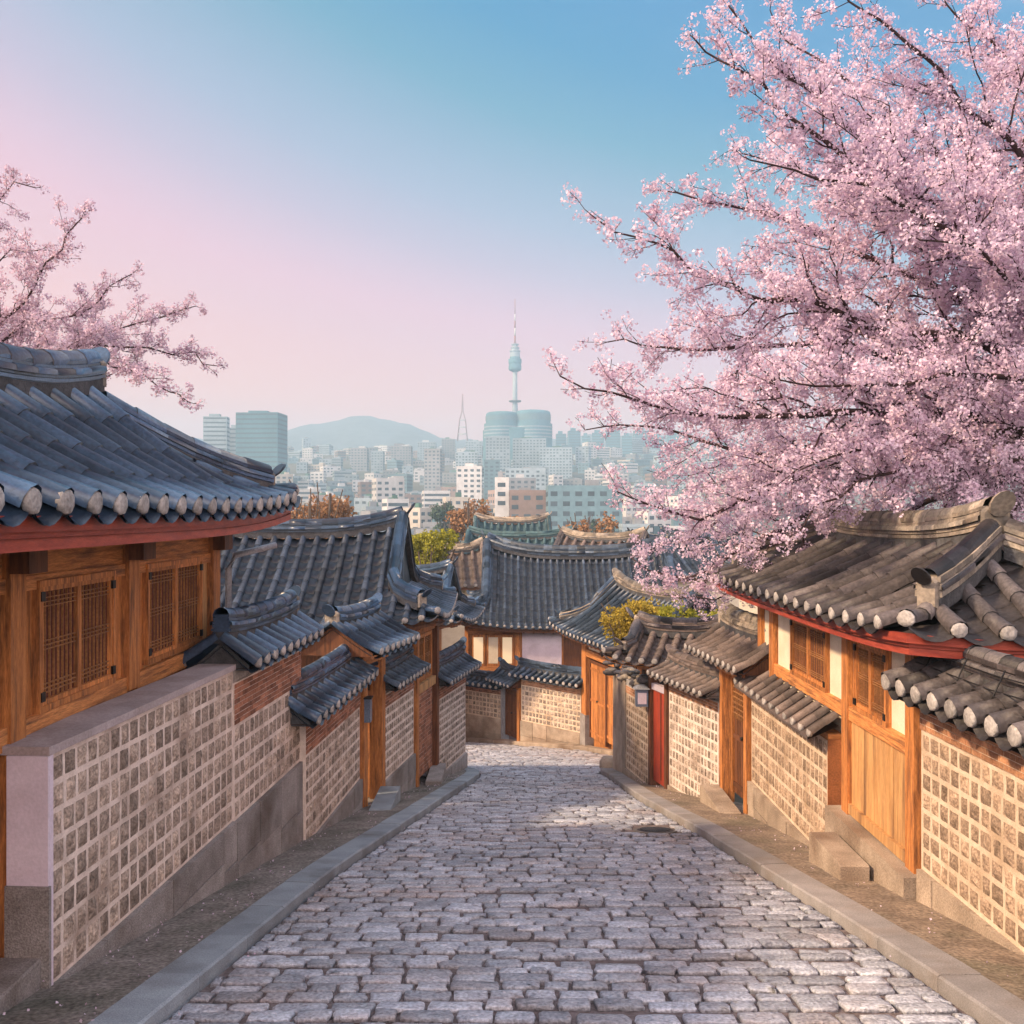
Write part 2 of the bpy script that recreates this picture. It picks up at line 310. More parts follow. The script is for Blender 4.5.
def hanok_roof(parent, cx, cy, z0, L, Wd, rise, e, up=.25, sp=.3, r=.07, tl=.32, rot=0, ridge_h=.45, ridge_w=.3, hip_h=.3, m='tile', mtop=None, mridge=None,
               fascia='red', fh=.14, fine=True, seed=1, ru=.15, sag=.2, rafters=True, sides=(1,1,1,1), solid_gable='wood_h', hips=True, soffit=True, name='roof', caps=(True, True), gable_m='lime'):
    """hip-and-gable roof. local x along the ridge, y across; e = run of the end slopes; sides = (-y, +y, -x, +x) to tile"""
    r *= 1.10
    rg = random.Random(seed); mt = M[m]; mtp = M[mtop or m]; mr = M[mridge or m]
    ca, sa = math.cos(rot), math.sin(rot); X2, Y2 = L/2, Wd/2; rr = X2-e; kk = Y2/e if e > Y2 else 1.0
    def h(d): t = max(0, d)/Y2; return rise*((1-sag)*t+sag*t*t)
    def U(x, y): return up*min(1.2, abs(x)/X2)**4.0*min(1.2, abs(y)/Y2)**2
    def zs(x, y, inner=None):
        dx, dy = X2-abs(x), Y2-abs(y)
        d = dy if (abs(x) <= rr+1e-6) else min(dx*kk, dy)
        t = max(0, dy)/Y2
        return z0+h(d)+(U(x, y) if d >= -1 else 0)+ru*t*(abs(x)/max(rr,.1))**3*(1 if abs(x) <= rr+1e-6 else 0)
    def P(x, y, z): return (cx+x*ca-y*sa, cy+x*sa+y*ca, z)
    def D(x, y): return Vector((x*ca-y*sa, x*sa+y*ca, 0))
    tiles, deck, fas, rid = MB(), MB(), MB(), MB(); ends = tiles
    cl = tl*.62
    def side_tiles(axis, sg):
        A2, B2 = (X2, Y2) if axis == 0 else (Y2, X2)      # A along the eave, B across
        n = max(2, round(2*A2/sp)); st = 2*A2/n
        def zz(a, b): return zs(a, b) if axis == 0 else zs_end(b, a)
        def zs_end(x, y):
            return z0+h((X2-abs(x))*kk)+U(x, y)
        def PP(a, b, z): return P(a, b, z) if axis == 0 else P(b, a, z)
        def inner(a):                                      # |b| where the run stops at its upper end
            if axis == 0:
                return 0.02 if abs(a) <= rr+1e-6 else max(.02, Y2-(X2-abs(a))*kk)
            dy = Y2-abs(a); return X2-min(dy/kk, e)
        for i in range(n+1):
            a = -A2+st*i; ct = rg.random()
            b1 = inner(a); b0 = B2+.085
            if b0-b1 < .12: continue
            k = max(1, round((b0-b1)/tl)); pts = [PP(a, sg*lerp(b0, b1, j/k), zz(a, sg*lerp(b0, b1, j/k))+r*.38) for j in range(k+1)]
            tile_run(tiles, pts, r, mt, rg, n=6 if fine else 4, ct=ct)
            dv = D(0, sg) if axis == 0 else D(sg, 0)
            end_cap(ends, Vector(pts[0])+Vector((0,0,r*.05)), dv, r*.92, M['lime'], rg)
            if i < n:
                am = a+st/2; b1 = inner(am); b0 = B2+.06
                if b0-b1 < .1: continue
                k = max(1, round((b0-b1)/cl)) if fine else 3
                for j in range(k):
                    q0, q1 = lerp(b0, b1, j/k), lerp(b0, b1, (j+1)/k)-.03
                    lo, hi = [], []
                    for u in (-1, -.66, -.33, 0, .33, .66, 1):
                        sg_ = r*1.05*(1-u*u)
                        aa = am+u*st*.5
                        lo.append(PP(aa, sg*q0, zz(aa, sg*q0)-sg_+.036)); hi.append(PP(aa, sg*q1, zz(aa, sg*q1)-sg_+.004))
                    rs = [[(p[0],p[1],p[2]-.03) for p in lo], lo, hi]; t = rg.random()*.22  # trough tiles tinted dark: shade and dirt between the columns put into the colour
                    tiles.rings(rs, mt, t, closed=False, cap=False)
                    if j == 0 and fine:                    # drip lip of the lowest trough tile
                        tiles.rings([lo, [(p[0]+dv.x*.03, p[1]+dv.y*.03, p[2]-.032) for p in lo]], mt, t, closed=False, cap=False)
    if sides[0]: side_tiles(0, -1)
    if sides[1]: side_tiles(0, 1)
    if e > .15:
        if sides[2]: side_tiles(1, -1)
        if sides[3]: side_tiles(1, 1)
    # deck under the tiles and boarding below it
    NX, NY = 24, 10
    xs = sorted(set([-X2+2*X2*i/NX for i in range(NX+1)]+[-rr, rr])); ys = [-Y2+2*Y2*i/NY for i in range(NY+1)]
    for i in range(len(xs)-1):
        for j in range(len(ys)-1):
            q = [(xs[i],ys[j]),(xs[i+1],ys[j]),(xs[i+1],ys[j+1]),(xs[i],ys[j+1])]
            mid = (xs[i]+xs[i+1])/2
            def zd(x, y):
                x_ = x if abs(mid) > rr else max(-rr, min(rr, x))
                if abs(mid) > rr and abs(x) <= rr+1e-6: return z0+h(min(Y2-abs(y), e))+U(x, y)
                return zs(x_, y)
            deck.face([P(x, y, zd(x, y)-r*.75-.035) for x, y in q], mt, .3, True)
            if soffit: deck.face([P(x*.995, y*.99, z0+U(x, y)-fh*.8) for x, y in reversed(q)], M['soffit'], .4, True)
    if e > .15:
        for sg in (-1, 1):                                  # gable triangle above the end slope
            if Y2-e > .25:
                yb = Y2-e; x = sg*(rr-.12); K = 6
                for j in range(K):
                    ya, yc = -yb+2*yb*j/K, -yb+2*yb*(j+1)/K
                    deck.face([P(x, ya, z0+h(e)-.1), P(x, yc, z0+h(e)-.1), P(x, yc, zs(rr, yc)-.02), P(x, ya, zs(rr, ya)-.02)], M[solid_gable], .5)
    else:
        for sg in (-1, 1):
            x = sg*(X2-.04); K = 6
            for j in range(K):
                ya, yc = -Y2*.9+1.8*Y2*j/K, -Y2*.9+1.8*Y2*(j+1)/K
                deck.face([P(x, ya, z0-.08), P(x, yc, z0-.08), P(x, yc, zs(X2, yc)-.05), P(x, ya, zs(X2, ya)-.05)], M[gable_m], .3)
    # boards round the eaves
    def board(i, off, za, zb, mm):
        N = 16; rs = []
        def cor(k, o): sx, sy = ((-1,-1),(1,-1),(1,1),(-1,1))[k%4]; return (sx*(X2-(o if e > .15 else 0)), sy*(Y2-o))
        a1, b1, a2, b2 = cor(i, off), cor(i+1, off), cor(i, off+.05), cor(i+1, off+.05)
        for k in range(N+1):
            x1, y1 = lerp(a1[0], b1[0], k/N), lerp(a1[1], b1[1], k/N); x2, y2 = lerp(a2[0], b2[0], k/N), lerp(a2[1], b2[1], k/N); z = z0+U(x1, y1)
            rs.append([P(x1,y1,z+za), P(x1,y1,z+zb), P(x2,y2,z+zb), P(x2,y2,z+za)])
        fas.rings(rs, mm, rg.random(), True, e <= .15, False)
    C = [(-X2,-Y2),(X2,-Y2),(X2,Y2),(-X2,Y2)]
    if fascia:
        for i in range(4):
            if e <= .15 and i in (1, 3): continue
            board(i, .0, -fh*.62, -.045, M[fascia]); board(i, .045, -fh*1.15, -fh*.60, M[fascia])
    if rafters and soffit:
        for sg in (-1, 1):
            n = int(L/.42)
            for i in range(1, n):
                x = -X2+L*i/n
                if e > .15 and X2-abs(x) < .25: continue
                z = z0+U(x, Y2)-fh*.8-.055
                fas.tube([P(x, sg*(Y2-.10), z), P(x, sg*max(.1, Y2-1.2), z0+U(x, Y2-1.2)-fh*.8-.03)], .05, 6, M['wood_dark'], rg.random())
    # ridges
    K = 14
    rp = [P(-rr+2*rr*i/K, 0, zs(-rr+2*rr*i/K, 0)-.02) for i in range(K+1)]
    ridge_line(rid, rp, ridge_h, ridge_w, mr, mr if mridge else mtp, rg, tl, 5 if ridge_h > .35 else 3, caps=caps)
    if hips and e > .15:
        for sx in (-1, 1):
            for sy in (-1, 1):
                pp = []
                if Y2-e > .2:
                    for i in range(5): y = lerp(.12, Y2-e, i/4); pp.append(P(sx*(rr-.02), sy*y, zs(rr, y)))
                for i in range(1 if pp else 0, 9):
                    t = i/8; q = lerp(0 if pp else .1, e-.38, t); x, y = rr+q, (Y2-e*kk)+q*kk
                    pp.append(P(sx*x, sy*y, z0+h((X2-x)*kk)+U(x, y)+.02+.10*max(0, t-.6)))
                ridge_line(rid, pp, hip_h, ridge_w*.8, mr, mtp, rg, tl, 3, caps=(False, True), psc=.8)
                c = Vector(P(sx*(X2-.22), sy*(Y2-.22), z0+h(.2)+U(X2, Y2)+.02)); dv = D(sx*.7, sy*.7)
                tile_run(rid, [c+dv*.30, c-dv*.05, c-dv*.3+Vector((0,0,.1))], r*1.0, mtp, rg); end_cap(rid, c+dv*.30, dv, r*1.02, M['lime'], rg)
    ro = deck.build(name, parent)
    tiles.build('roof_tiles', ro)
    if fas.v: fas.build('eave_boards', ro)
    rid.build('ridge', ro)
    return ro

# ------------------------------------------------------------------ courtyard walls
def stone_grid(mb_st, F, s0, s1, ztop, rows, rh, cell, n0, m, rg, gap=.056, zcut=None, zc1=None):
    for k in range(rows):
        zt = ztop-k*rh-gap*.5; zb = ztop-(k+1)*rh+gap*.5
        off = rg.uniform(0, cell); s = s0+.03-(off if False else 0)
        n = max(1, round((s1-s0)/cell)); c = (s1-s0)/n
        ed_ = [s0+i*c+(rg.uniform(-.13,.13)*c if 0 < i < n else 0) for i in range(n+1)]
        for i in range(n):
            a = ed_[i]+gap*.45+rg.uniform(-.006,.006); b = ed_[i+1]-gap*.45+rg.uniform(-.006,.006)
            g = [[None]*4 for _ in range(4)]
            for u in range(4):
                for v in range(4):
                    ed = u in (0,3) or v in (0,3)
                    g[u][v] = F(lerp(a,b,u/3)+rg.uniform(-.006,.006), lerp(zb,zt,v/3)+rg.uniform(-.004,.004), n0+(.003 if ed else rg.uniform(.008,.03)))
            t = rg.random(); base = len(mb_st.v)
            for u in range(4): mb_st.v.extend(g[u])
            mb_st.idx([(base+u*4+v, base+u*4+v+1, base+(u+1)*4+v+1, base+(u+1)*4+v) for u in range(3) for v in range(3)], m, t)
            # returns to the mortar so each stone stands a few mm proud
            ring = [(0,0),(1,0),(2,0),(3,0),(3,1),(3,2),(3,3),(2,3),(1,3),(0,3),(0,2),(0,1)]
            bs = [base+u*4+v for u, v in ring]; bb = len(mb_st.v)
            for u, v in ring:
                p = g[u][v]; mb_st.v.append((p[0]-F.n.x*.02, p[1]-F.n.y*.02, p[2]))
            mb_st.idx([(bs[q], bs[(q+1)%12], bb+(q+1)%12, bb+q) for q in range(12)], m, t)
def brick_band(mb, F, s0, s1, z0, z1, n0, m, mm, rg, bl=.2, bh=.062, g=.01):
    mb.fbox(F, s0, s1, z0, z1, n0-.2, n0, mm)
    k = 0; z = z0+.004
    while z+bh*.6 < z1:
        zz = min(z+bh-g, z1-.003); s = s0+.006-(k%2)*bl*.5
        while s < s1:
            a, b = max(s, s0+.004), min(s+bl-g, s1-.004)
            if b-a > .03: mb.fbox(F, a, b, z, zz, n0-.01, n0+rg.uniform(.003,.010), m, rg.random())
            s += bl
        z += bh; k += 1
def base_stones(mb, F, s0, s1, ztop, n0, th, m, rg, bl=.9):
    s = s0
    while s < s1-1e-3:
        e_ = min(s1, s+bl*rg.uniform(.75,1.3))
        if s1-e_ < .3: e_ = s1
        za, zb = zg(F(s,0,0)[1])-.25, zg(F(e_,0,0)[1])-.25
        hgt = ztop-min(za, zb)
        n = 1 if hgt < .75 else 2
        for k in range(n):
            t1 = ztop-(ztop-max(za,zb))*(k/n) - (.012 if k else 0)
            if k == n-1: mb.fbox(F, s+.007, e_-.007, za, t1, n0-th, n0+rg.uniform(.015,.035), m, rg.random(), z0b=zb)
            else:
                t0 = ztop-(ztop-max(za,zb))*((k+1)/n)
                mb.fbox(F, s+.007, e_-.007, t0, t1, n0-th, n0+rg.uniform(.015,.035), m, rg.random())
        s = e_
def courtyard_wall(label, A, B, side, ptop, pbot, cell=.22, rh=.23, th=.32, brick_top=None, coping=None, mo='mortar', st='stone', br='brick', gr='granite', seed=1, loc=None, endcap=None, tilem='tile', base_n=.03, caps=(True, True), group='patterned courtyard walls'):
    rg = random.Random(seed); F = Frame(A, B, side)
    t = thing('courtyard_wall', label, 'wall', (A[0], A[1], zg(A[1])), group)
    rows = max(1, round((ptop-pbot)/rh)); rh = (ptop-pbot)/rows
    mb = MB(); mb.fbox(F, 0, F.L, pbot-.02, ptop+.02, -th, 0, M[mo]); mb.build('mortar_panel', t)
    ms = MB(); stone_grid(ms, F, .03, F.L-.03, ptop, rows, rh, cell, .0, M[st], rg); ms.build('stone_pattern', t)
    mg = MB(); base_stones(mg, F, 0, F.L, pbot-.022, base_n, th, M[gr], rg); mg.build('granite_base', t)
    if brick_top:
        mk = MB(); brick_band(mk, F, 0, F.L, ptop+.022, brick_top, .012, M[br], M[mo], rg)
        mk.fbox(F, 0.002, F.L-.002, ptop+.022, brick_top, -th+.002, -.19, M[mo]); mk.build('brick_band', t)
    if coping:
        s0, s1, ze, wv, rise, sp, r = coping
        mid = F((s0+s1)/2, 0, -th/2); ang = math.atan2(F.d.y, F.d.x)
        mc = MB(); mc.fbox(F, 0.01, F.L-.01, (brick_top or ptop)+.002, ze-.02, -th+.03, -.02, M['lime']); mc.build('coping_bed', t)
        hanok_roof(t, mid[0], mid[1], ze, s1-s0, wv*2, rise*.5, 0, up=0, sp=sp, r=r, tl=.3, rot=ang, ridge_h=rise*.62+.06, ridge_w=.24, m=tilem, fascia=None, fh=.06, seed=seed, rafters=False, ru=.06, name='coping', sag=0, caps=caps, gable_m='bed' if side > 0 else 'lime')
    if endcap:
        me_ = MB(); me_.fbox(F, -.02, .0, zg(A[1])-.1, (brick_top or ptop), -th-.005, .004, M[endcap]); me_.build('end_facing', t)
    return t, F

# ------------------------------------------------------------------ timber
def bar(mb, F, s0, s1, z0, z1, n0, n1, m, t=None): mb.fbox(F, s0, s1, z0, z1, n0, n1, M[m], rnd.random() if t is None else t)
def window(parent, F, s0, s1, z0, z1, n, fr='wood', lat='wood_lattice', back='pane_brown', leaves=2, nv=7, hinge=True):
    """frame + leaves with a lattice; n = wall face"""
    w = MB(); bar(w, F, s0+.01, s1-.01, z0+.01, z1-.01, n-.03, n+.008, back, .5); w_o = w.build('window', parent)
    f = MB(); fw = .055
    bar(f, F, s0, s1, z1-fw, z1, n-.02, n+.06, fr); bar(f, F, s0, s1, z0, z0+fw, n-.02, n+.06, fr)
    bar(f, F, s0, s0+fw, z0+fw, z1-fw, n-.02, n+.058, fr); bar(f, F, s1-fw, s1, z0+fw, z1-fw, n-.02, n+.058, fr)
    lw = (s1-s0-2*fw)/leaves; l = MB(); hg = MB()
    for k in range(leaves):
        a, b = s0+fw+k*lw, s0+fw+(k+1)*lw; lf = .042
        bar(f, F, a+.003, a+lf, z0+fw, z1-fw, n, n+.045, fr); bar(f, F, b-lf, b-.003, z0+fw, z1-fw, n, n+.045, fr)
        bar(f, F, a+lf, b-lf, z0+fw, z0+fw+lf, n, n+.045, fr); bar(f, F, a+lf, b-lf, z1-fw-lf, z1-fw, n, n+.045, fr)
        ia, ib, ja, jb = a+lf, b-lf, z0+fw+lf, z1-fw-lf
        for i in range(1, nv+1):
            c = lerp(ia, ib, i/(nv+1)); bar(l, F, c-.004, c+.004, ja, jb, n+.008, n+.026, lat)
        hh = jb-ja
        for c in (.06,.10,.14, .46,.50,.54, .86,.90,.94):
            bar(l, F, ia, ib, ja+hh*c-.004, ja+hh*c+.004, n+.008, n+.031, lat)
        if hinge:
            e_ = a if k == 0 else b
            for c in (.12, .88): hg = MB(); bar(hg, F, e_-.035, e_+.035, z0+(z1-z0)*c-.04, z0+(z1-z0)*c+.04, n+.04, n+.068, 'black'); hg.build('hinge', w_o)
    f.build('frame', w_o); l.build('lattice', w_o)
    return w_o
def gate_door(parent, F, s0, s1, z0, z1, n, m='wood_dark', fr='wood', panels=True, name='door'):
    d = MB(); k = max(2, round((s1-s0)/.16)); w = (s1-s0)/k
    for i in range(k): bar(d, F, s0+i*w+.004, s0+(i+1)*w-.004, z0, z1, n-.05, n+rnd.uniform(0,.006), m)
    o = d.build(name, parent); f = MB()
    bar(f, F, s0-.08, s0-.003, z0, z1+.1, n-.06, n+.05, fr); bar(f, F, s1+.003, s1+.08, z0, z1+.1, n-.06, n+.05, fr); bar(f, F, s0-.003, s1+.003, z1+.003, z1+.1, n-.06, n+.05, fr)
    for c in (.08, .5, .92): bar(f, F, s0, s1, lerp(z0,z1,c)-.045, lerp(z0,z1,c)+.045, n+.008, n+.03, m)
    f.build('frame', o)
    h = MB(); c = F((s0+s1)/2, lerp(z0,z1,.52), n+.05); h.tube([F((s0+s1)/2-.05, c[2], n+.02), F((s0+s1)/2-.05, c[2], n+.07)], .035, 8, M['black']); h.build('handle', o)
    return o

# ------------------------------------------------------------------ trees
def scatter(name, parent, centers, per, rad, size, m, seed, tintc=.35, keepz=None):
    rs = np.random.RandomState(seed); C = np.repeat(np.array(centers), per, 0); n = len(C)
    ct = np.repeat(rs.rand(len(centers)), per)
    dirs = rs.normal(size=(n,3)); dirs /= np.linalg.norm(dirs, axis=1)[:,None]
    ctr = C+dirs*(rad*(.45+.55*rs.rand(n)))[:,None]
    nn = dirs+rs.normal(size=(n,3))*.55; nn /= np.linalg.norm(nn, axis=1)[:,None]
    a = np.cross(nn, rs.normal(size=(n,3))); a /= np.linalg.norm(a, axis=1)[:,None]; b = np.cross(nn, a)
    sz = (size*(.65+.7*rs.rand(n)))[:,None]
    cup = nn*sz*.22
    V = np.stack([ctr-a*sz*.55, ctr-b*sz*.5+cup, ctr+a*sz*.55, ctr+b*sz*.5+cup], 1).reshape(-1,3)
    off = np.zeros(3); p = parent
    while p is not None: off += np.array(p.location); p = p.parent
    V -= off
    me = bpy.data.meshes.new(name); me.vertices.add(len(V)); me.vertices.foreach_set('co', V.astype(np.float32).ravel())
    me.loops.add(4*n); me.loops.foreach_set('vertex_index', np.arange(4*n, dtype=np.int32))
    me.polygons.add(n); me.polygons.foreach_set('loop_start', np.arange(0, 4*n, 4, dtype=np.int32)); me.polygons.foreach_set('loop_total', np.full(n, 4, dtype=np.int32))
    me.materials.append(m); me.update(calc_edges=True)
    t = np.clip(.45*ct+.55*rs.rand(n)**.7+ .08, 0, 1)
    at = me.attributes.new('tint', 'FLOAT', 'FACE'); at.data.foreach_set('value', t.astype(np.float32))
    o = bpy.data.objects.new(name, me); COL.objects.link(o); o.parent = parent
    return o
def curve_pts(pts, step=.25):
    P = [Vector(p) for p in pts]; out = []
    P = [P[0]*2-P[1]]+P+[P[-1]*2-P[-2]]
    for i in range(1, len(P)-2):
        n = max(1, int((P[i+1]-P[i]).length/step))
        for k in range(n):
            t = k/n; a, b, c, d = P[i-1:i+3]
            out.append(.5*((2*b)+(c-a)*t+(2*a-5*b+4*c-d)*t*t+(3*b-a-3*c+d)*t**3))
    out.append(P[-2]); return out
class Tree:
    def __init__(s, seed, clump=.1): s.mb = MB(); s.c = []; s.rg = random.Random(seed); s.step = clump
    def clumps(s, pts, dens, spread):
        for a, b in zip(pts, pts[1:]):
            L = (b-a).length; n = int(L*dens/s.step+s.rg.random())
            for _ in range(n):
                p = a.lerp(b, s.rg.random()); s.c.append((p.x+s.rg.gauss(0,spread), p.y+s.rg.gauss(0,spread), p.z+s.rg.gauss(0,spread)))
    def branch(s, p, d, L, r, lvl, maxl, sparse_tip=0, flat=.7):
        rg = s.rg; n = max(3, int(L/.16)); pts = [p]; dd = d.normalized()
        for i in range(n):
            dd = (dd+Vector((rg.gauss(0,.19), rg.gauss(0,.19), rg.gauss(0,.19)+.01))).normalized(); pts.append(pts[-1]+dd*L/n)
        s.mb.tube(pts, [max(.004, r*(1-.8*i/n)) for i in range(n+1)], 5 if lvl < 2 else 4, M['bark'] if s.bm is None else s.bm, rg.random(), False)
        if lvl >= 1: s.clumps(pts[1:], s.dens*(1.0 if lvl >= 2 else .8), s.spread)
        if lvl < maxl:
            k = max(2, int(L*s.kids)); 
            for i in range(k):
                j = rg.uniform(.15, .98); q = pts[min(n, int(j*n))]; t = (pts[min(n, int(j*n)+1)]-pts[max(0, int(j*n)-1)]).normalized()
                a = t.cross(Vector((rg.gauss(0,1), rg.gauss(0,1), rg.gauss(0,1)))).normalized()
                nd = (t*rg.uniform(.5,1.0)+a*rg.uniform(.5,1.0)).normalized()
                s.branch(q, nd, L*rg.uniform(.28,.5)*(1.15-.5*j), r*.45, lvl+1, maxl)
    bm = None; dens = 1.0; spread = .05; kids = 3.2
    def limb(s, pts, r0, r1, lat=1.3, every=.28, start=.15, tip_bare=.25, lv=2, up=0.0):
        rg = s.rg; pts = [Vector(q) for q in pts]; Q = [pts[0]]
        for u, v in zip(pts, pts[1:]):
            Q += [u.lerp(v, .5)+Vector((rg.gauss(0,.06), rg.gauss(0,.08), rg.gauss(0,.06))), v]
        P = curve_pts(Q, .2); N = len(P)
        L = sum((b-a).length for a, b in zip(P, P[1:])); run = 0; nxt = L*start
        s.mb.tube(P, [lerp(r0, r1, (i/(N-1))**.8) for i in range(N)], 8, M['bark'] if s.bm is None else s.bm, rg.random(), False)
        for i in range(1, N):
            run += (P[i]-P[i-1]).length
            if run > nxt:
                nxt += every*rg.uniform(.6,1.4); t = (P[i]-P[i-1]).normalized(); f = run/L
                a = t.cross(Vector((rg.gauss(0,1), rg.gauss(0,1.2), rg.gauss(0,1)))).normalized()
                if a.z < 0 and rg.random() < .25: a = -a
                nd = (t*rg.uniform(.6,1.1)+a*rg.uniform(.45,1.0)+Vector((0,0,up))).normalized()
                ln = lat*rg.uniform(.5,1.15)*(1.0 if f < .6 else lerp(1.0,.28,(f-.6)/.4))
                s.branch(P[i], nd, ln, max(.008, lerp(r0, r1, f)*.35), 1, lv)
        m_ = int(N*.45)
        e_ = int(N*(1-tip_bare*.25)); s.clumps(P[m_:e_], s.dens*1.1, s.spread)
# ------------------------------------------------------------------ ground, street, kerbs
KL = [(-2.62,-3),(-2.55,5),(-2.45,7.7),(-2.30,10.9),(-2.15,13),(-1.60,18.2),(-.86,25.3),(-.84,26.2),(-.98,27.0),(-1.3,27.5)]
KR = [(3.35,-3),(3.34,5),(3.32,8),(3.26,10),(3.12,12.8),(2.97,15.8),(2.62,20.2),(2.45,25.6),(2.36,26.6),(2.42,27.4),(2.75,28.1)]
WL = [(-3.9,-3),(-3.72,5),(-3.58,7.8),(-3.18,15),(-2.87,18.9),(-2.25,22.6),(-1.85,24.6),(-1.28,27.35)]
WR = [(4.7,-3),(4.5,6),(4.4,10.7),(4.5,11),(4.5,13.5),(4.36,13.8),(4.3,18),(4.1,19.7),(3.46,22.2),(3.2,23),(2.85,25),(2.72,27.5)]
def build_ground():
    mb = MB()
    ys = [-80,-40,-20,-10]+[i*2 for i in range(-2,32)]+[70,85,100,120,150,180,220,250,300,360,430,500,600,700,850,1000,1100,1250,1400,1550,1700,2100,2600,3000]
    xs = [-2900,-1800,-1000,-500,-250,-120,-60,-30,-15,-8,-4,0,4,8,15,30,60,120,250,500,1000,1800,2900]
    b = 0
    for y in ys:
        for x in xs: mb.v.append((x, y, zg(y)-.09))
    n = len(xs)
    mb.idx([(j*n+i, j*n+i+1, (j+1)*n+i+1, (j+1)*n+i) for j in range(len(ys)-1) for i in range(n-1)], M['earth'], .5, True)
    struct(mb.build('ground'))
build_ground()
def xl(y): return poly(KL, y) if y < 27 else -4.2
def xr(y): return poly(KR, y) if y < 27.6 else 5.0
def far_y(x): return poly([(y, x) for x, y in [(-4.5,43.2),(-2.3,41.6),(-.2,40.0),(.4,38.9),(2.6,36.2),(3.6,32.5),(5,29)]], x)
def build_street():
    rg = random.Random(3); mb = MB(); st = MB()
    for k in range(48):
        y0, y1 = -3+k, -2+k
        mb.face([(xl(y0)-.3,y0,zg(y0)-.012),(xr(y0)+.3,y0,zg(y0)-.012),(xr(y1)+.3,y1,zg(y1)-.012),(xl(y1)-.3,y1,zg(y1)-.012)], M['joint'])
    y = 1.5; row = 0
    while y < 43:
        dep = rg.uniform(.195,.265) if y < 30 else rg.uniform(.25,.33)
        yc = y+dep/2; a, b = xl(yc)+.02, xr(yc)-.02; x = a-rg.uniform(0,.3); ph = rg.uniform(0,6)
        while x < b:
            w = rg.uniform(.25,.45)*(1 if rg.random() > .12 else .6)
            xa, xb = max(a, x)+.007, min(b, x+w)-.007; x += w
            if xb-xa < .06: continue
            if yc > 28 and far_y((xa+xb)/2)-.25 < yc: continue
            wob = .05*math.sin(xa*.9+ph)+.02*math.sin(xa*3+ph)
            ya, yb = y+.008+rg.uniform(-.01,.016)+wob, y+dep-.008+rg.uniform(-.016,.01)+wob
            hz = rg.uniform(-.006,.016); tl_ = (rg.uniform(-.02,.02), rg.uniform(-.025,.025))
            cx, cy = (xa+xb)/2, (ya+yb)/2; rx, ry = (xb-xa)/2, (yb-ya)/2
            if (xa < 2.62 and xb > 2.08 and ya < 16.78 and yb > 16.05): continue
            rs = []; K = 12; jit = [rg.uniform(-.018,.008) for _ in range(K)]
            for sc, zz in ((1.0,-.025),(.995,.004),(.95,.015),(.62,.019),(.25,.020)):
                ring = []
                for i in range(K):
                    q = 2*math.pi*i/K; c_, s_ = math.cos(q), math.sin(q); e_ = .24
                    ux = math.copysign(abs(c_)**e_, c_); uy = math.copysign(abs(s_)**e_, s_)
                    px, py = cx+ux*(rx*sc+jit[i]*(sc>.5)), cy+uy*(ry*sc+jit[(i*5)%K]*(sc>.5))
                    ring.append((px, py, zg(py)+zz+hz+(px-cx)*tl_[0]+(py-cy)*tl_[1]+(rg.uniform(-.005,.005) if sc < .94 else 0)))
                rs.append(ring)
            st.rings(rs, M['cobble'], rg.random(), True, True, True)
        y += dep; row += 1
    o = struct(mb.build('street')); struct(st.build('street_cobbles'))
    # thin things lying on the carriageway edge
build_street()
def kerb(pts, sgn, m, name, w=.34, h=.13, seg=1.2, seed=1):
    rg = random.Random(seed); mb = MB(); P = resample([(x,y,0) for x, y in pts], seg/4); 
    nrm = []
    for i in range(len(P)):
        d = (P[min(i+1,len(P)-1)]-P[max(i-1,0)]).normalized(); nrm.append(Vector((-d.y*sgn, d.x*sgn, 0)))
    i = 0
    while i < len(P)-1:
        j = min(len(P)-1, i+4); t = rg.random(); dz = rg.uniform(-.006,.006); rs = []
        for k in range(i, j+1):
            a = P[k]; g = .004 if k == i else (-.004 if k == j else 0); d = (P[min(k+1,len(P)-1)]-P[max(k-1,0)]).normalized(); a = a+d*g
            n_ = nrm[k]; z = zg(a.y)+dz
            pr = [(0,-.12),(0,h-.018),(.018,h),(w,h+.004),(w,-.12)]
            rs.append([(a.x+n_.x*u, a.y+n_.y*u, z+v) for u, v in pr])
        mb.rings(rs, m, t, True, True, False); i = j
    return struct(mb.build(name))
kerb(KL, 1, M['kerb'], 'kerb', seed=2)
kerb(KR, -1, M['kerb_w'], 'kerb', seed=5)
FK = [(-3.6,42.6),(-2.3,41.5),(-.2,39.9),(.4,38.8),(2.6,36.2),(3.65,32.4),(4.6,29.5)]
kerb(FK, 1, M['granite_w'], 'kerb', w=.3, h=.14, seed=8)
def strip(inner, outer, ys, m, name, hi=True, dz=.112):
    mb = MB(); K = 6
    for a, b in zip(ys, ys[1:]):
        for k in range(K):
            def p(y, t): x = lerp(poly(inner, y), poly(outer, y), t); u_ = t if hi else 1-t; return (x, y, zg(y)+dz-.08*u_+.012*math.sin(x*5+y*3.1)*math.sin(y*1.7))
            mb.face([p(a,k/K), p(a,(k+1)/K), p(b,(k+1)/K), p(b,k/K)], m, .5, True)
    return struct(mb.build(name))
ysl = [-3+.5*i for i in range(61)]
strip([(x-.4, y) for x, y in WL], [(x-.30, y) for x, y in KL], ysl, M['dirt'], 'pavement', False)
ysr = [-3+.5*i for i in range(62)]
strip([(x+.30, y) for x, y in KR], [(x+.5, y) for x, y in WR], ysr, M['dirt_w'], 'pavement')
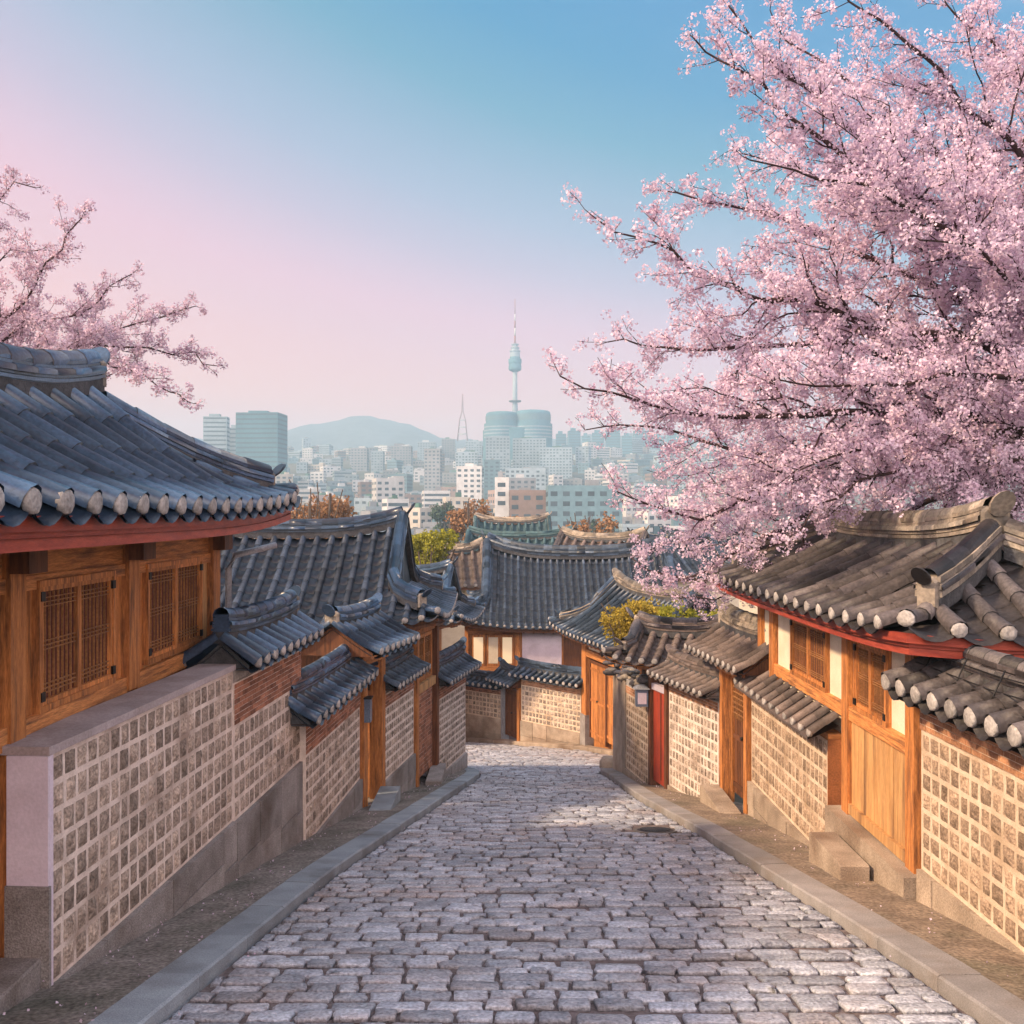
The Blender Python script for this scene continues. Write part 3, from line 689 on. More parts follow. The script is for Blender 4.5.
def build_hills():
    rg = random.Random(5); mb = MB()
    n, k = 90, 8; rows = []
    for j in range(k+1):
        y = 2000+j*80; r = []
        for i in range(n+1):
            px = 60+i*10.0
            top = 515-(445-27*math.exp(-((px-370)/62)**2)-9*math.exp(-((px-300)/40)**2)-10*math.exp(-((px-640)/120)**2)-6*math.exp(-((px-180)/60)**2))
            hh = top*2.44+3*math.sin(px*.11)+2*math.sin(px*.31+1)
            t = min(1, j/5.5); r.append(((px-512)*y/1000, y, lerp(108, hh, math.sin(t*math.pi/2))))
        rows.append(r)
    mb.rings(rows, M['hill'], .5, False, False, True); struct(mb.build('hills'))
M['hill'] = mat('wooded_hill', (.10,.12,.13), .95, (.075,.09,.10), .01, bump=0, tintamt=.05, fine=.3, bscale=.04)
build_hills()

# ------------------------------------------------------------------ left side: near house with blue-grey roof
def near_left_house():
    t = thing('hanok_house', 'large orange timber house with blue-grey tiled roof above the flat-capped wall', 'house', (-4.6,9,zg(9)))
    F = Frame((-4.0,0),(-4.0,13.5), 1)           # s = world y
    w = MB()
    w.box(-7.2,-4.06,.5,13.4,-4.6,-.12, M['wood'], .4)
    # infill planks between posts
    for a, b in ((1.0,5.0),(5.2,7.8),(8.06,10.23),(10.55,13.1)):
        bar(w, F, a, b, -.62+.0, -.13, -.06, .0, 'wood_h', .45)
        k = max(1, int((b-a)/.28))
        for i in range(k): bar(w, F, lerp(a,b,i/k)+.004, lerp(a,b,(i+1)/k)-.004, -1.75, -.62, -.055, .004+.006*(i%2), 'wood_pale' if i%3 else 'wood')
    w.build('wall', t)
    for a, b, zb in ((1.0,1.25,-3.2),(5.0,5.22,-3.6),(7.81,8.06,-3.62),(10.23,10.52,-1.8),(13.12,13.42,-1.8)):
        p = MB(); bar(p, F, a, b, zb, -.13, -.08, .085, 'wood', .3); p.build('post', t)
        q = MB(); bar(q, F, a-.02, b+.04, -.46, -.24, .085, .24, 'wood_dark', .3); q.build('beam_end', t)
    b_ = MB()
    bar(b_, F, .6, 13.42, -.24, -.14, .0, .07, 'wood_h', .2)
    for a, b in ((1.25,5.0),(5.22,7.81),(8.06,10.23),(10.52,13.12)):
        bar(b_, F, a, b, -.62, -.50, .0, .045, 'wood_h', .6); bar(b_, F, a, b, -1.84, -1.66, -.04, .06, 'wood_h', .7)
        bar(b_, F, a, b, -.50, -.245, .0, .018, 'wood_h', .4)
    b_.build('beam', t)
    window(t, F, 8.32, 9.92, -1.66, -.55, .012, nv=7)
    window(t, F, 10.80, 12.72, -1.62, -.53, .012, nv=7)
    window(t, F, 5.7, 7.3, -1.66, -.55, .012, nv=7)
    # stone foot under the near post
    s = MB(); s.box(-4.15,-3.86,7.72,8.12,-3.95,-3.60, M['granite'], .3); s.build('post_footing', t)
    hanok_roof(t, -4.8, 7.2, 0.04, 13.2, 3.6, 1.10, 2.4, up=.18, sp=.455, r=.10, tl=.42, rot=R(90), ridge_h=.44, ridge_w=.34, hip_h=.34, m='tile', fascia='red', fh=.235, seed=11, ru=.34, rafters=False, sag=.22)
    d = thing('downpipe', 'thin grey downpipe at the far corner of the near left house', 'downpipe', (-3.88,13.6,-1.9))
    q = MB(); q.tube([(-3.86,13.62,-2.6),(-3.86,13.62,-.75),(-3.80,13.70,-.55),(-3.3,14.0,-.42)], .045, 8, M['pipe']); q.build('pipe', d)
    q = MB(); q.box(-3.93,-3.79,13.55,13.69,-1.3,-1.26, M['pipe']); q.build('bracket', d)
near_left_house()

def plinth_wall():
    """big plaster-capped retaining wall with the stone pattern under the near left house"""
    rg = random.Random(21); A, B = (-3.60,7.72), (-3.35,12.0); F = Frame(A, B, 1)
    t = thing('courtyard_wall', 'tall white-gridded stone wall with flat plaster cap, below the near left house', 'wall', (A[0],A[1],zg(A[1])), 'patterned courtyard walls')
    mb = MB(); mb.fbox(F, .0, F.L, -3.67, -1.86, -.29, 0, M['mortar']); mb.build('mortar_panel', t)
    ms = MB(); stone_grid(ms, F, .07, F.L-.03, -1.88, 8, .2225, .195, .0, M['stone'], rg, gap=.05); ms.build('stone_pattern', t)
    c = MB(); c.fbox(F, -.01, F.L+.01, -1.858, -1.79, -.41, .035, M['cap'], .5); c.build('wall_cap', t)
    e = MB(); e.fbox(F, -.022, -.002, -2.86, -1.86, -.30, .03, M['lilac']); e.fbox(F, -.002, .055, -3.66, -1.86, -.02, .032, M['lilac'])
    e.build('end_plaster', t)
    g = MB(); g.fbox(F, -.035, .0, -4.0, -2.862, -.31, .045, M['granite'], .3); g.build('end_stone', t)
    g = MB(); base_stones(g, F, .0, F.L, -3.672, .03, .29, M['granite'], rg, 1.2); g.build('granite_base', t)
plinth_wall()
courtyard_wall('stone-gridded wall with brick band and blue-grey coping right after the flat-capped wall', (-3.345,12.0), (-3.18,15.0), 1, -2.55, -3.67, cell=.19, rh=.2225, brick_top=-2.02, coping=(.03,3.1,-1.80,.37,.52,.36,.085), caps=(False, True), seed=31)
# near side of the left pavement: flat granite step
def door_step(label, x0, x1, y0, y1, h, m='granite', seed=0, base=None):
    rg = random.Random(seed); mb = MB(); zb = zg((y0+y1)/2)+.1 if base is None else base
    rs = []
    for sc, z in ((1,-.15-abs(y1-y0)*.09),(1,h-.02),(.97,h)):
        cx, cy = (x0+x1)/2, (y0+y1)/2
        rs.append([(cx+(x-cx)*sc, cy+(y-cy)*sc, zb+z) for x, y in ((x0,y0),(x1,y0),(x1,y1),(x0,y1))])
    mb.rings(rs, M[m], .5, smooth=False); return tag(mb.build('stone_step'), label, 'step')
door_step('flat weathered granite slab at the foot of the near left house', -4.3,-3.62,6.6,7.72,.10)

# second left wall, with its gate and the box on the gate post
courtyard_wall('gridded wall under a lower blue-grey coping, between the brick-banded wall and the small left gate', (-3.10,14.98), (-2.87,18.85), 1, -3.62, -4.95, cell=.2, rh=.19, brick_top=-3.17, coping=(-.55,3.75,-2.98,.42,.50,.38,.085), seed=33, caps=(False, True))
def left_gate():
    t = thing('gatehouse', 'small left gatehouse with stubby tiled roof and a blue-grey box on its post', 'gate', (-3.0,19.6,zg(19.6)))
    F = Frame((-2.86,18.9),(-2.60,20.1), 1)
    gate_door(t, F, .25, 1.05, zg(19.6)+.25, -3.05, -.45, m='wood_dark')
    for a, n0 in ((.02,.0),(F.L-.2,.0)):
        p = MB(); bar(p, F, a, a+.20, zg(19.6)+.05, -2.6, -.2, n0+.06, 'wood', .3); p.build('post', t)
    p = MB(); bar(p, F, -.1, F.L+.1, -2.85, -2.62, -.22, .085, 'wood_h', .5); p.build('beam', t)
    hanok_roof(t, -3.05, 19.35, -2.50, 2.2, 1.7, .46, 0, up=0, sp=.33, r=.088, tl=.34, rot=F_ang(F), ridge_h=.34, ridge_w=.28, m='tile', fascia='wood_dark', fh=.10, seed=41, gable_m='wood_dark', ru=.06, rafters=False)
    b = MB(); f0 = F(.10, 0, .07); b.box(f0[0]-.02,f0[0]+.10,f0[1]-.11,f0[1]+.11,-3.92,-3.48, M['lampbox']); b.box(f0[0]-.03,f0[0]+.12,f0[1]-.13,f0[1]+.13,-3.478,-3.45, M['black'])
    b.build('meter_box', t)
def F_ang(F): return math.atan2(F.d.y, F.d.x)
left_gate()
door_step('blue-grey granite step before the small left gate', -2.62,-2.22,18.3,19.9,.14, 'kerb')
courtyard_wall('narrow gridded wall with dark coping between the two left gates', (-2.58,20.15), (-2.22,22.55), 1, -3.92, -5.35, cell=.17, rh=.178, th=.28, brick_top=-3.62, coping=(-.1,2.5,-3.45,.40,.42,.30,.07), seed=35, tilem='tile_mid')
def second_left_house():
    t = thing('hanok_house', 'left house with wide slate-blue roof and brown gable, behind the two small left gates', 'house', (-5,24,zg(24)))
    w = MB(); w.box(-8.6,-2.55,22.0,26.4,-7.0,-2.46, M['wood'], .4); w.box(-8.62,-2.53,21.98,22.0,-4.2,-3.0, M['wood_dark'], .3); w.build('wall', t)
    F = Frame((-2.20,22.65),(-1.86,24.55), 1)
    # street gate under the corner of the roof
    p = MB(); bar(p, F, .0, .16, -6.2, -2.5, -.16, .06, 'wood', .4); p.build('post', t)
    p = MB(); bar(p, F, F.L-.2, F.L, -6.6, -2.5, -.16, .08, 'wood_dark', .7); p.build('post', t)
    p = MB(); bar(p, F, .16, F.L-.2, -2.75, -2.5, -.12, .02, 'wood', .4); p.build('beam', t)
    p = MB(); bar(p, F, .16, F.L-.2, -4.1, -3.9, -.10, .04, 'wood_pale', .4); p.build('beam', t)
    window(t, F, .3, F.L-.3, -3.88, -2.78, -.08, nv=9, hinge=False)
    rg = random.Random(4); b = MB(); brick_band(b, F, .17, F.L-.21, -6.1, -4.1, -.05, M['brick'], M['mortar'], rg, .18, .09); b.build('brick_panel', t)
    hanok_roof(t, -5.3, 23.9, -2.34, 7.5, 5.9, 1.85, 1.05, up=.22, sp=.345, r=.075, tl=.40, rot=0, ridge_h=.42, ridge_w=.34, hip_h=.40, m='tile_mid', mtop='tile', fascia='wood_dark', fh=.16, seed=51, ru=.32, sag=.2, solid_gable='wood')
second_left_house()
door_step('pair of worn stone treads before the second left gate', -1.98,-1.62,22.9,24.6,.22, 'granite')
courtyard_wall('last gridded wall on the left, ending at the street corner', (-1.84,24.6), (-1.27,27.3), 1, -4.58, -6.45, cell=.17, rh=.17, th=.3, brick_top=-4.30, coping=(-.1,2.9,-4.12,.45,.55,.30,.07), seed=37, tilem='tile_mid')

# ------------------------------------------------------------------ right side
def near_right_house():
    t = thing('hanok_house', 'large sunlit timber and cream plaster house under a weathered grey-brown roof', 'house', (5.6,14,zg(14)))
    F = Frame((4.5,11.0),(4.5,18.0), -1)         # s = y - 11
    w = MB(); w.box(4.56,7.0,11.05,17.9,-5.3,-1.3, M['cream'], .5)
    for a, b in ((.25,2.15),(2.45,5.9),(6.15,6.9)): bar(w, F, a, b, -2.6, -1.35, -.06, .0, 'cream', .5)
    w.build('wall', t)
    for a, b, zb in ((0,.25,-4.1),(2.18,2.42,-4.4),(5.95,6.2,-4.9),(6.8,7.0,-5)):
        p = MB(); bar(p, F, a, b, zb, -1.32, -.07, .08, 'wood', .6); p.build('post', t)
    b_ = MB()
    for a, b in ((.25,2.18),(2.42,5.95)):
        bar(b_, F, a, b, -1.56, -1.33, -.02, .05, 'wood_h', .4); bar(b_, F, a, b, -2.70, -2.52, -.02, .065, 'wood_h', .8)
    b_.build('beam', t)
    window(t, F, .85, 2.0, -2.52, -1.60, .01, nv=6, back='pane_brown')
    window(t, F, 3.15, 4.95, -2.52, -1.60, .01, nv=6, back='pane_brown')
    d = MB()
    for i in range(4): bar(d, F, .25+i*.4825+.003, .25+(i+1)*.4825-.003, -3.84, -2.72, -.03, .02+.004*(i%2), 'wood_pale', .4+.1*i)
    bar(d, F, .22, 2.2, -3.93, -3.80, -.02, .07, 'wood_pale', .3); d.build('plank_panel', t)
    s = MB(); s.fbox(F, -.12, 2.62, -4.95, -3.95, -.1, .24, M['granite_w'], .5); s.build('stone_threshold', t)
    # gable side facing up the street
    F2 = Frame((4.5,11.0),(7.0,11.0), 1); q = MB()
    bar(q, F2, .08, 2.4, -1.62, -1.35, -.02, .06, 'wood_dark', .4); bar(q, F2, .9, 2.4, -1.60, -1.40, .062, .08, 'cream', .3); q.build('side_beam', t)
    hanok_roof(t, 5.6, 14.65, -1.22, 9.5, 3.4, .80, 1.7, up=.09, sp=.50, r=.088, tl=.42, rot=R(90), ridge_h=.50, ridge_w=.34, hip_h=.42, m='tile_warm', mtop='tile_warm', mridge='ridge_pale', fascia='red', fh=.22, seed=61, ru=.16, sag=.12, rafters=False)
near_right_house()
def near_right_wall():
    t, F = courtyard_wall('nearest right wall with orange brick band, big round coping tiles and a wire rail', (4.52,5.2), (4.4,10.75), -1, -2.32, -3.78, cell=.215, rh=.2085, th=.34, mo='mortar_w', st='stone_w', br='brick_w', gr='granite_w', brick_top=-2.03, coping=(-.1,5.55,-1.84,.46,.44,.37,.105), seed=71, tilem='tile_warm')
    w = MB(); z = -1.60
    for dz in (0, .12, .24): w.tube([F(-.1+.8*i, z+dz-.10+.012*math.sin(i*2.1), .16-dz*.6) for i in range(8)], .007, 5, M['black'], cap=True)
    for i in range(8): w.tube([F(.2+.72*i, z-.22, .20), F(.2+.72*i, z+.2, .0)], .008, 5, M['black'])
    w.build('wire_rail', t)
near_right_wall()
door_step('pinkish granite block step before the honey plank panel on the right', 3.86,4.20,11.75,13.0,.22, 'granite_w', base=zg(11.75)+.05)
def lean_wall():
    rg = random.Random(8)
    t, F = courtyard_wall('sunlit gridded wall with rust-brown end, below the right house windows', (4.36,13.8), (4.30,17.95), -1, -3.14, -4.75, cell=.185, rh=.23, th=.26, mo='mortar_w', st='stone_w', gr='granite_w', seed=73, base_n=.05)
    e = MB(); e.fbox(F, -.025, -.003, -4.55, -3.10, -.28, .008, M['door_rust'], .5); e.build('end_facing', t)
    e = MB(); e.fbox(F, .0, F.L, -3.118, -3.02, -.26, -.002, M['wood_h'], .5); e.build('wall_plate', t)
    # single slope of small tiles leaning on the house
    c = MB(); n = 11
    for i in range(n+1):
        s = lerp(-.05, F.L+.05, i/n); pts = [F(s, lerp(-2.99,-2.72,j/2), lerp(.27,-.14,j/2)) for j in range(3)]
        tile_run(c, pts, .07, M['tile_brown'], rg); end_cap(c, pts[0], -Vector((-F.n.x,-F.n.y,0)), .075, M['lime'], rg)
        if i < n:
            s1 = lerp(-.05, F.L+.05, (i+1)/n); c.face([F(s,-3.05,.30),F(s1,-3.05,.30),F(s1,-2.77,-.14),F(s,-2.77,-.14)], M['tile_brown'], rg.random())
            c.face([F(s,-3.09,.30),F(s1,-3.09,.30),F(s1,-3.05,.30),F(s,-3.05,.30)], M['tile_brown'], .2)
    c.face([F(-.05,-3.09,.30),F(F.L+.05,-3.09,.30),F(F.L+.05,-2.90,-.14),F(-.05,-2.90,-.14)], M['soffit'], .2)
    c.build('coping', t)
M['door_rust'] = mat('rust_plaster', (.33,.12,.045), .85, (.22,.08,.03), 3, bump=.2, tintamt=.05)
lean_wall()
def right_gate():
    t = thing('gatehouse', 'tiled gatehouse with carved brown door, left of the large right house', 'gate', (4.4,18.9,zg(18.9)))
    F = Frame((4.28,18.05),(4.12,19.65), -1)
    gate_door(t, F, .28, 1.25, -5.35, -3.15, -.15, m='wood_dark')
    l = MB()
    for i in range(7): bar(l, F, .30, 1.23, -3.2-.1*i, -3.18-.1*i, -.14, -.10, 'wood_lattice')
    for i in range(8): bar(l, F, .34+i*.12, .355+i*.12, -3.9, -3.15, -.14, -.105, 'wood_lattice')
    l.build('door_lattice', t)
    for a in (.0, F.L-.18):
        p = MB(); bar(p, F, a, a+.17, -5.6, -2.85, -.2, .05, 'wood', .6); p.build('post', t)
    p = MB(); bar(p, F, -.1, F.L+.1, -3.03, -2.84, -.22, .07, 'wood_h', .5); p.build('beam', t)
    hanok_roof(t, 4.55, 19.0, -2.72, 3.1, 1.5, .42, 0, up=0, sp=.30, r=.075, tl=.3, rot=F_ang(F), ridge_h=.46, ridge_w=.32, m='tile_brown', mtop='tile_warm', mridge='ridge_pale', fascia='wood_dark', fh=.10, seed=81, gable_m='wood_dark', ru=.10, rafters=False)
right_gate()
door_step('worn two-tread stone step before the carved brown gate door on the right', 3.72,4.10,17.9,19.8,.16, 'granite_w')
courtyard_wall('greyish gridded wall with brown coping, between the carved door and the red door', (4.08,19.75), (3.48,22.15), -1, -3.92, -5.95, cell=.16, rh=.2, th=.3, mo='mortar', st='stone', gr='granite_w', brick_top=-3.70, br='brick_w', coping=(-.1,2.6,-3.52,.50,.42,.27,.068), seed=75, tilem='tile_brown')
def red_gate():
    t = thing('gatehouse', 'gate with bright red door and rough dark roof on the right, past the brown-coped wall', 'gate', (3.4,22.6,zg(22.6)))
    F = Frame((3.46,22.2),(3.22,23.1), -1)
    d = MB(); bar(d, F, .12, .85, -6.1, -4.0, -.08, -.02, 'door_red', .5); o = d.build('door', t)
    f = MB(); bar(f, F, .40, .43, -6.0, -4.05, -.019, -.005, 'wood_dark'); bar(f, F, .12, .85, -4.0, -3.86, -.1, .03, 'lilac'); f.build('frame', o)
    for a in (-.03, F.L-.05):
        p = MB(); bar(p, F, a, a+.13, -6.3, -3.6, -.2, .05, 'wood_dark', .8); p.build('post', t)
    p = MB(); bar(p, F, -.2, F.L+1.2, -3.62, -3.46, -.3, .05, 'wood', .5); p.build('beam', t)
    hanok_roof(t, 3.95, 23.6, -3.32, 3.0, 2.6, .50, .5, up=.14, sp=.30, r=.075, tl=.3, rot=R(160), ridge_h=.42, ridge_w=.32, hip_h=.28, m='tile_brown', mtop='tile_warm', fascia='wood', fh=.11, seed=83, ru=.15, rafters=False)
red_gate()
def corner_wall():
    t, F = courtyard_wall('narrow sunlit gridded wall beside the red door, at the far right street corner', (3.20,23.15), (2.86,25.0), -1, -4.45, -6.3, cell=.16, rh=.19, th=.3, mo='mortar_w', st='stone_w', gr='granite_w', brick_top=-4.25, br='brick_w', seed=77)
    rg = random.Random(9); b = MB()
    base_stones(b, Frame((2.86,25.03),(2.74,27.0),-1), 0, 1.95, -4.2, .0, .35, M['granite_w'], rg, .5); b.build('rubble_end', t)
    c = MB()
    for i in range(46):
        s = rg.uniform(0, 3.7); y = 23.4+s*.97; x = 3.36-.17*(y-23.15)
        c.blob((x+rg.uniform(-.18,.18), y, -4.08+rg.uniform(-.05,.2)-.02*s), rg.uniform(.09,.2), rg.uniform(.09,.2), rg.uniform(.05,.1), M['tile_warm'] if i%3 else M['ridge_pale'], rg.random(), rg=rg)
    c.fbox(F, .1, F.L, -4.248, -4.1, -.28, .0, M['lime']); c.build('rubble_coping', t)
    q = thing('wall_lantern', 'grey box lantern on the wall beside the red door', 'lantern', (3.0,23.4,-4.0))
    m = MB(); m.box(2.86,3.14,23.05,23.30,-4.42,-4.02, M['lampbox']); m.build('lantern_box', q)
    m = MB(); m.hexa([(2.82,23.0,-4.018),(3.18,23.0,-4.018),(3.18,23.34,-4.018),(2.82,23.34,-4.018),(2.93,23.1,-3.93),(3.07,23.1,-3.93),(3.07,23.24,-3.93),(2.93,23.24,-3.93)], M['pipe']); m.build('lantern_cap', q)
    m = MB(); m.box(2.90,3.10,23.046,23.05,-4.36,-4.1, M['lilac']); m.build('pane', q)
corner_wall()
def bollard_stone():
    mb = MB(); mb.blob((2.62,27.3,zg(27.3)+.2), .26,.26,.26, M['granite_w']); tag(mb.build('corner_stone'), 'round tan boulder at the far right street corner', 'boulder')
bollard_stone()
def manhole():
    t = thing('manhole_cover', 'dark oval manhole cover set in the cobbles near the right kerb', 'manhole cover', (2.35,16.4,zg(16.4)))
    def disc(r, z, m, name, k=28):
        mb = MB(); rs = []
        for rr_, zz in ((r, z-.03), (r, z), (r*.96, z+.004), (.02, z+.004)):
            rs.append([(2.35+rr_*math.cos(2*math.pi*i/k), 16.4+rr_*math.sin(2*math.pi*i/k), zg(16.4+rr_*math.sin(2*math.pi*i/k))+zz) for i in range(k)])
        mb.rings(rs, m, .5, smooth=False)
        if name == 'lid':
            for i in range(-4, 5):
                w = math.sqrt(max(0, .06-(i*.05)**2)); y = 16.4+i*.05
                mb.hexa([(2.35-w,y-.012,zg(y)+z),(2.35+w,y-.012,zg(y)+z),(2.35+w,y+.012,zg(y)+z),(2.35-w,y+.012,zg(y)+z),(2.35-w,y-.012,zg(y)+z+.012),(2.35+w,y-.012,zg(y)+z+.012),(2.35+w,y+.012,zg(y)+z+.012),(2.35-w,y+.012,zg(y)+z+.012)], m, .8)
        mb.build(name, t)
    disc(.36, .006, M['joint2'], 'surround'); disc(.30, .012, M['iron'], 'lid')
M['joint2'] = mat('manhole_collar', (.16,.14,.13), .9, (.11,.10,.095), 6, bump=.4)
manhole()

# ------------------------------------------------------------------ far end of the street
def far_end():
    # wall under the lit windows
    courtyard_wall('short gridded wall below the lit paper windows, at the street end', (-2.3,42.3), (-.42,40.75), 1, -7.35, -8.3, cell=.2, rh=.19, th=.3, mo='mortar_w', st='stone', gr='granite_w', brick_top=-7.15, br='brick', coping=(-.3,2.5,-7.0,.5,.45,.32,.08), seed=91, tilem='tile_mid')
    t = thing('gatehouse', 'low brown door with a tiny tiled roof, between the two street-end walls', 'gate', (0,40.3,zg(40.3)))
    F = Frame((-.40,40.75),(.33,39.35), 1)
    gate_door(t, F, .25, F.L-.3, zg(40)+.25, -7.05, -.1, m='wood_dark', fr='wood_dark')
    p = MB(); bar(p, F, -.02, .14, zg(40)-.1, -6.8, -.25, .06, 'pipe', .5); p.build('post', t)
    p = MB(); bar(p, F, F.L-.2, F.L, zg(40), -6.8, -.25, .06, 'wood', .5); p.build('post', t)
    hanok_roof(t, .05, 40.25, -6.72, 1.9, 1.3, .36, 0, up=0, sp=.3, r=.08, tl=.3, rot=F_ang(F), ridge_h=.32, ridge_w=.26, m='tile_mid', fascia='wood_dark', fh=.1, seed=92, gable_m='wood_dark', rafters=False)
    courtyard_wall('sunlit gridded wall with curved dark coping facing up the street, left of the double door', (.36,39.3), (2.55,37.0), 1, -6.68, -8.05, cell=.2, rh=.195, th=.3, mo='mortar_w', st='stone', gr='granite_w', brick_top=-6.45, br='brick_w', coping=(-.2,3.35,-6.28,.5,.5,.32,.08), seed=93, tilem='tile_mid')
    # house with the double doors
    t = thing('hanok_house', 'small bluish-roofed house with tall brown double door at the street end', 'house', (4.5,34,zg(34)))
    F = Frame((2.62,36.9),(3.75,32.8), 1); ga = F_ang(F)
    w = MB(); w.fbox(F, .0, F.L+2.5, -9.0, -4.5, -3.4, -.25, M['wood'], .4); w.build('wall', t)
    p = MB(); bar(p, F, .0, .45, -8.2, -4.3, -.25, .06, 'wood', .5); p.build('post', t)
    p = MB(); bar(p, F, -.05, .5, -8.9, -7.3, -.3, .1, 'granite', .5); p.build('stone_pier', t)
    gate_door(t, F, .62, 2.15, zg(35)+.25, -5.35, -.1, m='wood', fr='wood_dark')
    gate_door(t, F, 2.28, 3.9, zg(34)+.25, -5.35, -.1, m='wood', fr='wood_dark')
    p = MB(); bar(p, F, .4, 4.2, -5.15, -4.9, -.2, .04, 'wood_h', .5); bar(p, F, .5, 4.1, -4.88, -4.5, -.2, -.05, 'cream', .4); p.build('beam', t)
    c = F(3.2, 0, -1.45)
    hanok_roof(t, c[0], c[1], -4.30, 9.6, 4.5, 1.5, 1.35, up=.22, sp=.40, r=.085, tl=.45, rot=ga, ridge_h=.42, ridge_w=.34, hip_h=.32, m='tile_mid', mtop='tile_mid', mridge='ridge_pale', fascia='wood_dark', fh=.16, seed=94, ru=.35, sag=.25)
    # the long house behind
    t = thing('hanok_house', 'long house with broad dark blue sagging roof and lit windows behind the street end', 'house', (3,47,zg(47)))
    w = MB(); w.box(-2.1,8.0,44.4,51,-10.5,-4.9, M['wood'], .3); w.box(.45,2.2,44.36,44.4,-7.4,-5.2, M['lilac'], .6); w.box(2.3,6.0,44.36,44.4,-7.6,-5.2, M['wood_dark'], .4)
    w.build('wall', t)
    Fw = Frame((-2.1,44.36),(.3,44.36), 1)
    for s0, s1 in ((.0,.16),(2.25,2.5)):
        p = MB(); bar(p, Fw, s0, s1, -9, -4.95, -.05, .1, 'wood', .5); p.build('post', t)
    p = MB(); bar(p, Fw, .16, 2.25, -5.25, -4.95, -.02, .07, 'wood_h', .5); p.build('beam', t); p = MB(); bar(p, Fw, .16, 2.25, -6.95, -6.7, -.02, .07, 'wood_h', .5); p.build('beam', t)
    for s0 in (.32,.98,1.60):
        f = MB(); bar(f, Fw, s0, s0+.58, -6.68, -5.3, -.01, .04, 'wood', .4); fo = f.build('window', t)
        g = MB(); bar(g, Fw, s0+.08, s0+.50, -6.58, -5.42, .042, .05, 'lit' if s0 != .98 else 'cream', .5); g.build('pane', fo)
    hanok_roof(t, 3.1, 48.0, -4.95, 11.2, 8.4, 2.9, 1.3, up=.45, sp=.31, r=.066, tl=.40, rot=0, ridge_h=.62, ridge_w=.5, hip_h=.5, m='tile_mid', mtop='tile_mid', fascia='wood_dark', fh=.2, seed=95, ru=.65, sag=.3, solid_gable='wood_h')
    # house to the left behind the last wall
    t = thing('hanok_house', 'house with teal-blue roof tucked behind the last left wall', 'house', (-5,40,zg(40)))
    w = MB(); w.box(-7.5,-3.0,38.6,42.6,-9.8,-4.2, M['wood'], .4); w.build('wall', t)
    p = MB(); p.box(-3.02,-2.8,38.4,38.62,-9.2,-4.2, M['wood']); p.build('post', t)
    hanok_roof(t, -4.7, 40.2, -4.15, 6.4, 4.9, 1.75, .9, up=.25, sp=.38, r=.08, tl=.42, rot=R(-8), ridge_h=.4, ridge_w=.35, hip_h=.34, m='tile_mid', mtop='tile', fascia='wood_dark', fh=.16, seed=96, ru=.3, sag=.25)
far_end()
def small_hanok(label, cx, cy, ze, L, Wd, rise, rot, m, e, seed, mridge=None):
    t = thing('hanok_house', label, 'house', (cx, cy, zg(cy)))
    w = MB(); ca, sa = math.cos(rot), math.sin(rot)
    def q(x, y, z): return (cx+x*ca-y*sa, cy+x*sa+y*ca, z)
    a, b = L/2-.8, Wd/2-.8; zb = zg(cy)-.5
    w.hexa([q(-a,-b,zb),q(a,-b,zb),q(a,b,zb),q(-a,b,zb),q(-a,-b,ze-.1),q(a,-b,ze-.1),q(a,b,ze-.1),q(-a,b,ze-.1)], M['cream'], .3); w.build('wall', t)
    hanok_roof(t, cx, cy, ze, L, Wd, rise, e, up=.35, sp=.6, r=.12, tl=.8, rot=rot, ridge_h=.55, ridge_w=.45, hip_h=.4, m=m, mridge=mridge, fascia='wood_dark', fh=.2, fine=False, seed=seed, ru=.45, sag=.25, rafters=False)
small_hanok('small brown-roofed house just left above the long blue roof', -3.4,62,-4.2,5.6,6.0,1.9,R(6),'tile_brown',1.2,101,'ridge_pale')
small_hanok('house with broad teal roof, first behind the long blue roof', .6,72,-4.0,10.5,9,2.3,R(-4),'tile_teal',1.5,102)
small_hanok('house with pinkish brown roof beyond the long blue roof, beside the teal one', 6.0,66,-3.9,8.5,8,2.2,R(-22),'tile_brown',1.4,103,'ridge_pale')
small_hanok('slate roof house low at the right beyond the long blue roof', 10.8,68,-4.0,8.5,8,2.1,R(14),'tile_mid',1.4,104)
small_hanok('farther teal roof rising above the broad teal one', .0,88,-3.2,9.5,8,2.5,R(3),'tile_teal',1.5,105,'ridge_pale')
small_hanok('dark slate roof house beyond the blossom branches', 15.5,80,-4.2,10,8,2.4,R(-10),'tile_mid',1.5,106)
small_hanok('dark roofed house hidden low behind the left slate roof', -9.5,58,-4.6,9,7,2.0,R(5),'tile_mid',1.4,107)
small_hanok('farther dark roof left of the lime green bush', -8.0,80,-4.6,8,7,1.8,R(-8),'tile_teal',1.4,108)
